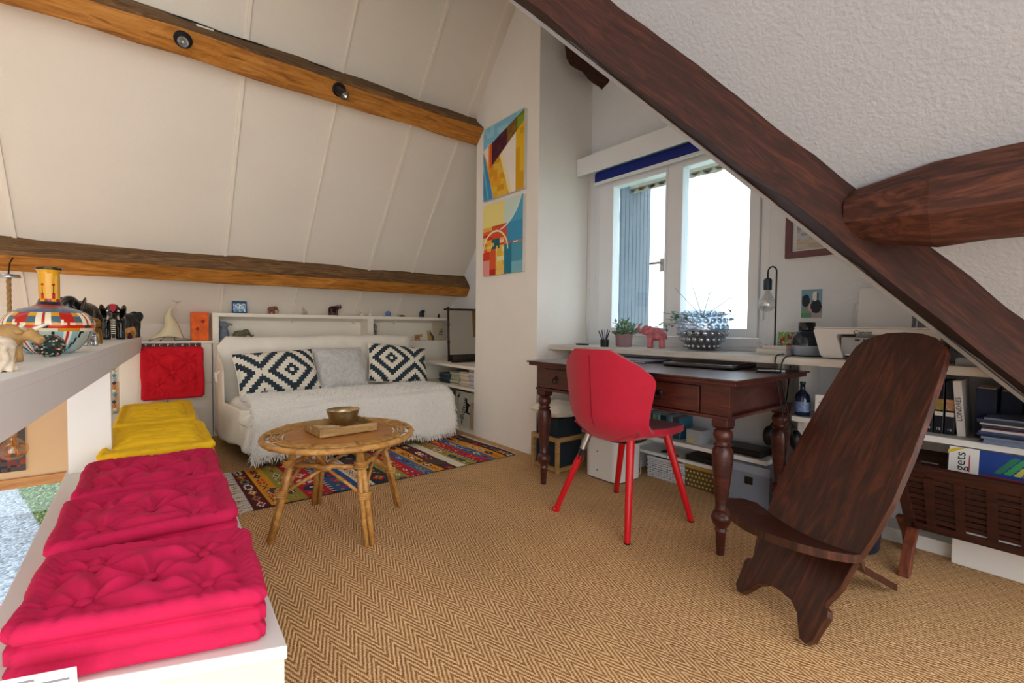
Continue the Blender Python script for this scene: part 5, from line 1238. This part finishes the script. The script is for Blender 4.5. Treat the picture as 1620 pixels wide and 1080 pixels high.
elephant('elephant_figurine', 'small brown wooden elephant on the shelf above the left cushion', (.955, 4.75, TT), .075, radians(-20), BRN, 'down', tusk=None, cat='elephant figurine')
t = thing('cat_figurine', 'tiny pale sitting animal figurine between two elephants on the shelf', 'figurine', (1.245, 4.75, TT)); m_ = MB(); m_.ell((0, 0, .022), (.02, .013, .022)); m_.ell((-.012, 0, .05), (.012, .009, .012)); m_.tube([(-.012, 0, .05), (-.018, 0, .078)], [.008, .003], 8); m_.tube([(.01, 0, .01), (.03, 0, .008)], [.012, .004], 8); m_.ell((-.016, 0, .006), (.012, .012, .006)); organic('body', m_, .0022, mat('pale stone', 'b3a69a', .6, noise=.2, nscale=60), t, 2)
elephant('elephant_figurine', 'dark red wooden elephant with raised trunk on the shelf', (1.51, 4.745, TT), .105, radians(8), MAR, 'up', tusk=IVORY)
for i, x in enumerate((1.80, 1.885)):
    t = thing('shell_figurine', ('left', 'right')[i]+' small white shell ornament of the pair on the shelf', 'ornament', (x, 4.74, TT)); m_ = MB(); m_.ell((0, 0, .013), (.022, .015, .013)); m_.ell((.01 if i else -.004, 0, .05), (.011, .011, .013)); m_.tube([(0, 0, .013), (.01 if i else -.004, 0, .05)], .006, 8); organic('body', m_, .0022, mat('white ceramic', 'e4dfd4', .3), t, 2)
t = thing('ceramic_ball', 'blue and white ceramic ball on the shelf', 'ornament', (2.09, 4.745, TT)); MB().ell((0, 0, .030), (.029, .029, .030), 20, 14, col='3c5c9c').build('ball', mat('blue white glaze', '5c7cb4', .25, noise=.7, nscale=40), t, smooth=True); MB().lathe([(.016, 0), (.013, .004)], 14).build('foot', mat('white ceramic', 'e4dfd4'), t)
o = MB().lathe([(0, 0), (.03, 0), (.034, .008), (.024, .018), (0, .022)], 20, cap=False).build('red_shell', mat('dark red shell', '6c2424', .4), None, smooth=True, loc=(2.25, 4.74, TT)); tag(o, 'low dark red dome ornament on the shelf right of the ball', 'ornament')
elephant('elephant_figurine', 'stout navy blue elephant facing the room on the shelf', (2.49, 4.745, TT), .085, radians(-95), NAV, 'down', tusk=None, stocky=.8)
o = MB().lathe([(0, 0), (.018, 0), (.012, .02), (.004, .045), (0, .05)], 12, cap=False).build('cone_figurine', NAV, None, smooth=True, loc=(2.70, 4.73, TT)); tag(o, 'tiny dark cone ornament at the right end of the shelf', 'ornament')
# niche
NT = .80
t = thing('stone_figurine', 'blue grey stone elephant sitting upright in the left end of the niche', 'figurine', (.575, 4.77, NT)); m_ = MB(); m_.ell((0, 0, .07), (.042, .04, .075)); m_.ell((0, -.005, .155), (.036, .034, .036)); m_.tube([(.01, -.02, .155), (.04, -.035, .165), (.065, -.035, .155)], [.018, .013, .008], 8); m_.ell((-.03, 0, .165), (.012, .03, .032)); m_.ell((-.02, -.03, .02), (.03, .03, .02)); organic('body', m_, .006, GRY, t, 3)
elephant('elephant_figurine', 'olive grey stone elephant with curled trunk in the niche behind the sofa', (.70, 4.77, NT+.0), .125, radians(0), OLV, 'up2', tusk=None)
t = thing('feather_fan', 'black and white spotted oval mask standing in the right niche', 'mask', (1.95, 4.79, NT), rot=(radians(-6), 0, 0)); MB().prism([(.042*cos(a)*(1+.15*sin(a)), .10+.10*sin(a)) for a in [2*pi*i/24 for i in range(24)]], (0, .012, 0), ax=(1, 0, 0), ay=(0, 0, 1)).build('plate', mat('spotted mask', '8c8880', .5, noise=1.0, nscale=45), t, bevel=.003)
elephant('elephant_figurine', 'tiny orange wooden elephant in the right niche', (2.445, 4.76, NT), .072, radians(-30), mat('orange wood', 'a8743c', .5), 'up', tusk=None, parts=False)
t = thing('horn_figurine', 'pair of curved yellow and dark horn birds in the right niche', 'figurine', (2.61, 4.77, NT))
for dx, c_ in ((-.015, 'c49a3c'), (.015, '4c4434')): MB().tube([(dx+.02, 0, 0), (dx+.015, 0, .04), (dx-.005, 0, .075), (dx-.02, 0, .115)], [.02, .018, .010, .003], 10).build('bird', mat('horn '+c_, c_, .4), t, smooth=True)
flatprint('sketch_card', 'beige sketch of a tower standing at the right end of the niche', 'card', .17, .21, .004, Matrix.Translation((2.745, 4.80, NT+.108)) @ Matrix.Rotation(radians(84), 4, 'X'), lambda u, v_: '6c6862' if (.45 < u < .8 and .25 < v_ < .62 and hsh(int(u*12), int(v_*12)) > .45) else 'c4b49c', (20, 24))
# sail lamp and orange lamp on the cupboard
CT = .822
t = thing('sail_lamp', 'cream parchment lamp shaped like a sail on a black wire foot', 'lamp', (.19, 4.77, CT))
def sail(u, v_):
    L = [(-.125, .02), (-.075, .06), (-.03, .12), (-.028, .2), (-.005, .26), (.055, .31)]; Rr = [(.10, .018), (.082, .08), (.055, .15), (.022, .21), (.018, .255), (.058, .312)]
    s = v_*5; k = min(int(s), 4); f_ = s-k
    a = [L[k][i]*(1-f_)+L[k+1][i]*f_ for i in (0, 1)]; b = [Rr[k][i]*(1-f_)+Rr[k+1][i]*f_ for i in (0, 1)]
    return (a[0]+(b[0]-a[0])*u, -.05*sin(pi*u)*(1-v_), a[1]+(b[1]-a[1])*u+.02*sin(pi*u)*(1-v_))
MB().grid(sail, 12, 24).build('shade', mat('parchment', 'e4d8b4', .8), t, smooth=True, solid=.002)
w_r = MB(); 
for p in ((-.13, .0), (-.06, -.03), (.145, -.02)): w_r.tube([(p[0], p[1], .006), (p[0]*.5, 0, .03), (.04, 0, .03)], .002, 5); w_r.ell((p[0], p[1], .006), (.006, .006, .006), 8, 6)
w_r.tube([(.055, 0, .31)]+[(.055+.035*sin(2*pi*k/16)*(1), 0, .33+.016*(1-cos(2*pi*k/16))-.004) for k in range(17)], .0014, 5); w_r.build('wire_foot', BLK, t)
MB().tube([(.03, -.03, .03), (.035, -.05, .006), (.09, -.06, .004), (.12, -.079, .004), (.13, -.081, -.03)], .003, 6).build('cord', BLK, t)
t = thing('orange_lamp', 'orange paper box lamp with dark red squares beside the shelf', 'lamp', (.40, 4.79, CT)); OP = mat('orange paper', 'e8641c', .7, noise=.25, nscale=16, emit='e8641c', estr=.0)
B(-.062, .062, -.05, .05, 0, .24).build('shade', OP, t, bevel=.006)
for x, z in ((.02, .165), (-.02, .10)): MB().prism([(x+.018, z), (x+.004, z+.016), (x-.016, z+.002), (x, z-.018)], (0, -.001, 0), o=(0, -.0502, 0), ax=(1, 0, 0), ay=(0, 0, 1)).build('square', mat('dark red paper', '9c2414', .7), t)
# ---------------------------------------------------------------- collection on the railing shelf (top z .86)
RZ = .86
def vasecol(a, z):
    a = (a+.55) % (2*pi); k = (a/(2*pi)*6) % 1; s = abs(k-.5)*2
    if z > .287: return '15171c'
    if z > .165:
        if s < .10 and .20 < z < .245: return '14161c'
        if s < .28 and (.192 < z < .208 or .234 < z < .242): return 'b8281c'
        return 'd69c1c' if z > .18+.012*s else ('9c2a1c' if z > .174 else '1d2430')
    if z > .158: return 'b0281c'
    if z > .145: return '4c6484'
    if z > .138: return 'c8301c'
    if z > .10:
        q = (z-.10)/.038
        if s < .22+.12*q: return 'b8261c' if (q > .3 or s < .1) else 'e8d8b0'
        if s < .36: return 'ece0c4'
        if s < .7: return 'd69c1c' if abs(q-.5) > .2 else '4c6474'
        return 'b8341c' if s > .9 else 'ece0c4'
    if z > .088: return 'c42418' if s < .8 else '1c2430'
    if z > .078: return 'e0d4b4' if s > .5 else 'd08c1c'
    if abs(s-.5*(z/.08)-.2) < .07: return '182030'
    if s < .16: return 'b8261c' if s < .08 else 'e8e4d8'
    return '8cb4bc' if s < .55 else 'aebfb4'
vpf = [(.052, 0), (.060, .004)]+[(.060+.060*sin(min(1, (z-.0)/.105)*pi/2)**.9, z) for z in [.012+i*.0055 for i in range(17)]]+[(.119, .108), (.116, .118), (.109, .13), (.096, .142), (.076, .153), (.052, .161), (.036, .168), (.030, .18)]+[(.0275, .19+i*.0065) for i in range(14)]+[(.029, .283), (.033, .290), (.036, .296), (.034, .299), (.03, .298), (.025, .287), (.024, .2), (0, .19)]
t = thing('painted_vase', 'large glazed vase with red, yellow and blue ornament and narrow neck', 'vase', (-.245, 2.28, RZ)); MB().lathe(vpf, 96, cap=False, colf=vasecol).build('vase', GLAZE, t, smooth=True)
t = thing('buffalo_figurine', 'pale carved wooden buffalo walking along the railing shelf', 'figurine', (-.305, 1.84, RZ), radians(-32)); m_ = MB()
m_.ell((0, 0, .066), (.062, .03, .032)); m_.ell((.035, 0, .072), (.035, .03, .032)); m_.tube([(.05, 0, .075), (.085, 0, .075)], [.022, .017], 10); m_.tube([(.08, 0, .078), (.115, 0, .058)], [.017, .011], 10)
for x, y, dx in ((.04, .016, .006), (.045, -.016, .012), (-.045, .016, -.006), (-.04, -.016, .004)): m_.tube([(x, y, .06), (x+dx*.5, y, .03), (x+dx, y, 0)], [.014, .009, .009], 8)
m_.tube([(-.06, 0, .075), (-.07, 0, .04)], [.006, .004], 6); organic('body', m_, .0032, mat('pale carved wood', 'b08a56', .6, noise=.25, nscale=40), t, 3)
for s in (-1, 1): MB().tube([(.085, s*.012, .088), (.09, s*.03, .098), (.105, s*.036, .105)], [.006, .005, .002], 7).build('horn', IVORY, t, smooth=True); MB().ell((.078, s*.022, .082), (.006, .014, .007)).build('ear', mat('pale carved wood', 'b08a56'), t, smooth=True)
t = thing('bone_carving', 'openwork pale carved figure at the near end of the railing shelf', 'figurine', (-.245, 1.49, RZ)); m_ = MB(); random.seed(4)
for i in range(9): a = i*2*pi/9; m_.tube([(.03*cos(a), .03*sin(a), .0), (.022*cos(a+.8), .022*sin(a+.8), .03), (.028*cos(a+.3), .028*sin(a+.3), .055)], .0065, 7)
m_.tube([(.026*cos(2*pi*i/14), .026*sin(2*pi*i/14), .057) for i in range(14)], .007, 7, True); m_.ell((0, 0, .065), (.03, .022, .014)); organic('carving', m_, .003, mat('bone', 'd4c4ae', .5, noise=.2, nscale=60), t, 2)
t = thing('bead_ornament', 'dark ornament covered in coral, white and green beads in front of the vase', 'ornament', (-.222, 2.06, RZ)); MB().ell((0, 0, .034), (.032, .032, .034), 16, 12).build('core', mat('dark core', '23302c', .6), t, smooth=True)
bd = MB(); random.seed(9); bdc = ['2f4038', '5c6c60', '1c2824', 'c4523c', 'e0c0a4', '3c5048', '8c9c8c']
for i in range(240):
    z = random.uniform(-.95, .98); a = random.uniform(0, 2*pi); q = sqrt(1-z*z); p = Vector((q*cos(a)*.034, q*sin(a)*.034, .034+z*.034)); bd.ell(p, (.0035,)*3, 6, 4, col=random.choice(bdc))
f_ = bd.build('beads', painted('bead colours', .3), t); f_['kind'] = 'stuff'
elephant('elephant_figurine', 'small silver elephant beside the vase on the railing shelf', (-.188, 2.93, RZ), .078, radians(-150), mat('silver', 'b9babd', .25, metal=1), 'down', tusk=None)
t = thing('brass_bell', 'brass bell with a ball-shaped top on the railing shelf', 'bell', (-.185, 3.22, RZ)); MB().lathe([(0, 0), (.034, 0), (.035, .004), (.029, .07), (.024, .078), (0, .08)], 24, cap=False).build('bell', BRASS, t, smooth=True, auto=40); MB().ell((0, 0, .105), (.029, .029, .028), 18, 12).build('ball', BRASS, t, smooth=True)
EB = mat('polished ebony', '0c0b0d', .18, coat=.5)
elephant('elephant_statue', 'tall polished black elephant facing left behind the painted vase', (-.265, 3.55, RZ), .26, radians(240), EB, 'down', tusk=IVORY, stocky=.62)
t = elephant('elephant_statue', 'black elephant with painted red and white ornament facing the room', (-.135, 3.98, RZ), .235, radians(-88), EB, 'down', tusk=IVORY, stocky=.78)
# painted ornament on the forehead and trunk
k = .235; hx = .44*.78
orn = MB()
orn.prism([(.05*sin(a)*k*1.3*(1-.3*cos(a)), (.10*-cos(a))*k*1.1) for a in [2*pi*i/18 for i in range(18)]], (.003, 0, 0), o=((hx+.155)*k, 0, .86*k), ax=(0, 1, 0), ay=(-.45, 0, 1)); orn.build('forehead_ornament', mat('painted red', 'b8283c', .4), t)
for i in range(8): z = .52-.05*i; MB().box(0, .004, -.045*k, .045*k, 0, .022*k).build('trunk_stripe', IVORY, t, loc=((hx+.30-.012*i*.3)*k, 0, z*k))
for s in (-1, 1): MB().ell(((hx+.155)*k, s*.11*k, .78*k), (.006, .006, .006), 8, 6).build('eye', IVORY, t, smooth=True)
elephant('elephant_statue', 'dark slate elephant at the far end of the railing shelf', (-.07, 4.45, RZ), .20, radians(60), mat('dark slate', '1e2a2c', .4), 'down', tusk=None, stocky=.9)
elephant('elephant_figurine', 'small honey-coloured wooden elephant behind the black painted one', (-.055, 4.23, RZ), .085, radians(-60), mat('honey wood', 'c08a48', .5), 'down', tusk=None, parts=False)
o = MB().lathe([(0, 0), (.012, 0), (.014, .02), (.008, .04), (0, .045)], 12, cap=False).build('red_bottle', mat('dark red glass', '4c1020', .2), None, smooth=True, loc=(-.055, 4.12, RZ)); tag(o, 'tiny dark red flask beside the black painted elephant', 'flask')
# ---------------------------------------------------------------- spotlights on the upper beam
def spot(x, label, aim):
    yb, zb = 3.475-.19*1.2/sqrt(2.44)-.004, SL(3.475)-.19/sqrt(2.44)-.004
    t = thing('spotlight', label, 'spotlight', (x, yb+.0, zb+.02)); n_ = Vector((0, -1.2, -1)).normalized()
    M = basis((1, 0, 0), Vector((0, 1, -1.2)).normalized() if False else n_.cross(Vector((1, 0, 0))))
    MB().lathe([(0, 0), (.046, 0), (.046, .014), (.04, .02), (0, .02)], 24, M=M, cap=False).build('canopy', BLK, t, smooth=True, auto=40)
    a = Vector(aim).normalized(); p0 = n_*.045; Ma = basis(a.orthogonal(), a.cross(a.orthogonal()), p0)
    MB().tube([n_*.018, p0], .007, 8).build('joint', BLK, t)
    h_ = MB().lathe([(.024, -.03), (.029, -.026), (.029, .055), (.026, .055), (.026, .045)], 24, M=Ma, cap=False).build('head', BLK, t, smooth=True, auto=40)
    MB().lathe([(0, .03), (.012, .034), (.0258, .048)], 20, M=Ma, cap=False).build('reflector', STEEL, h_, smooth=True); MB().lathe([(0, .036), (.007, .038), (.006, .042), (0, .043)], 12, M=Ma, cap=False).build('lamp_glass', mat('lamp glass', 'e8d8b0', .3), h_, smooth=True)
    return t
spot(.215, 'black round spotlight on the upper beam pointing at the camera', (-.10, -.85, -.52)); spot(1.10, 'black round spotlight near the right end of the upper beam', (.35, -.75, -.75))
cb = []
for i in range(24):
    x = -.6+i*.078; yy = 3.475-.10*1/1.562-.02-.02*.0; cb.append((x, 3.475-.085*1/1.562-.012, SL(3.475)+.085*1.2/1.562-.012+.004*sin(i*1.3)))
cb.append((1.15, 3.36, 2.72)); 
o = MB().tube(cb[:-1], .0045, 6).build('cable', BLK, smooth=True); tag(o, 'black cable running along the top edge of the upper beam', 'cable')
o = B(-.045, .045, -.014, .014, -.018, .018).build('junction_box', CREAM, loc=(.33, 3.40, 2.735), bevel=.004); o.rotation_euler = (radians(-40), 0, 0); tag(o, 'small cream junction box on the cable of the upper beam', 'junction box')
# ---------------------------------------------------------------- pendant in the void, picture, beads
t = thing('pendant_lamp', 'rope pendant lamp with a large amber globe bulb hanging in the void', 'lamp', (-.64, 4.27, .17))
MB().lathe([(0, 1.075), (.055, 1.075), (.056, 1.08), (.05, 1.095), (0, 1.10)], 24, cap=False).build('canopy', STEEL, t, smooth=True, auto=40)
rp = MB()
for s in (0, 2.09, 4.19): rp.tube([(.006*cos(s+i*.5), .006*sin(s+i*.5), .12+i*.955/110) for i in range(111)], .0065, 6)
rp.build('rope', mat('jute rope', '9c7a4c', .9), t, smooth=True); MB().lathe([(.016, .07), (.022, .075), (.02, .13), (.012, .145)], 16).build('socket', mat('jute rope', '9c7a4c'), t, smooth=True)
bb = MB().lathe([(.016, .075), (.02, .06), (.045, .04), (.066, .01), (.072, -.02), (.062, -.052), (.035, -.075), (0, -.082)], 32, cap=False).build('bulb', AMBER, t, smooth=True)
fm = MB(); 
for i in range(6): a = i*pi/3; fm.tube([(.006*cos(a), .006*sin(a), .06), (.02*cos(a), .02*sin(a), -.04), (.02*cos(a+.5), .02*sin(a+.5), .03)], .0014, 5)
fm.build('filament', mat('amber filament', 'd8a040', .4, metal=.5), bb)
MB().tube([(0, 0, 1.10), (.0, .04, 1.17), (.01, .10, 1.22), (.02, .14, 1.26)], .004, 6).build('cord', BLK, t)
flatprint('wall_picture', 'dark red and grey abstract picture on the beige wall of the void', 'picture', .62, .55, .02, Matrix.Translation((-.97, 4.835, .165)) @ Matrix.Rotation(radians(90), 4, 'X'), lambda u, v_: ['5c2a28', '3c2c30', '7c3630', '4a4448', '2c2428', '8c4034'][int((hsh(int(u*26), int(v_*22))*.5+hsh(int(u*7), int(v_*6), 2)*.5)*6)], (40, 36))
t = thing('bead_string', 'string of coloured beads hanging beside the cupboard', 'beads', (-.165, 4.83, .25)); random.seed(2)
for i in range(16):
    MB().ell((random.uniform(-.004, .004), 0, i*.03), (.013, .013, .013), 10, 8).build('bead', mat('bead %d' % (i % 5), ['3a9aa8', 'd8d4cc', 'c8742c', '2c3a54', 'a8a4ac'][i % 5], .3), t, smooth=True)
MB().tube([(0, 0, -.01), (0, 0, .56)], .0015, 5).build('thread', BLK, t)
# ---------------------------------------------------------------- outside below
t = thing('hedge', 'clipped green hedge beyond the gravel terrace', 'hedge', (-1.25, 10.9, -2.5), radians(103.5))
random.seed(6); hm = MB(); hm.box(-1.6, 3.2, -1.1, 0, 0, 1.15); hm.build('core', mat('hedge core', '2c4020', .9), t)
lv = MB()
for i in range(16000):
    f_ = random.random()
    if f_ < .6: p = Vector((random.uniform(-1.6, 3.2), random.uniform(-.03, .06), random.uniform(0, 1.2)))
    elif f_ < .85: p = Vector((random.uniform(-1.6, 3.2), random.uniform(-1.1, 0), 1.15+random.uniform(-.02, .06)))
    else: p = Vector((-1.6+random.uniform(-.06, .03), random.uniform(-1.1, 0), random.uniform(0, 1.2)))
    leafgeo(lv, p, Vector((random.uniform(-1, 1), random.random(), random.uniform(-.6, 1))), .06, .018, random.choice(['4c7030', '5c8038', '6c9444', '3c5c28', '84a458']))
f_ = lv.build('leaves', painted('leaf colours'), t, fixn=False); f_['kind'] = 'stuff'
o = MB().lathe([(0, 0), (.2, 0), (.24, .08), (.2, .15), (.1, .18), (0, .18)], 20, cap=False).build('garden_stone', mat('blue grey stone garden', '4c5a74', .8), None, smooth=True, loc=(-2.55, 13.6, -2.5)); tag(o, 'dark blue rounded stone on the gravel beside the hedge', 'stone')
o = B(-1.9, -1.2, 7.2, 8.2, -2.5, -2.48).build('outdoor_mat', mat('red outdoor mat', 'c0405c', .9), bevel=.005); tag(o, 'pinkish red mat lying on the gravel terrace', 'mat')
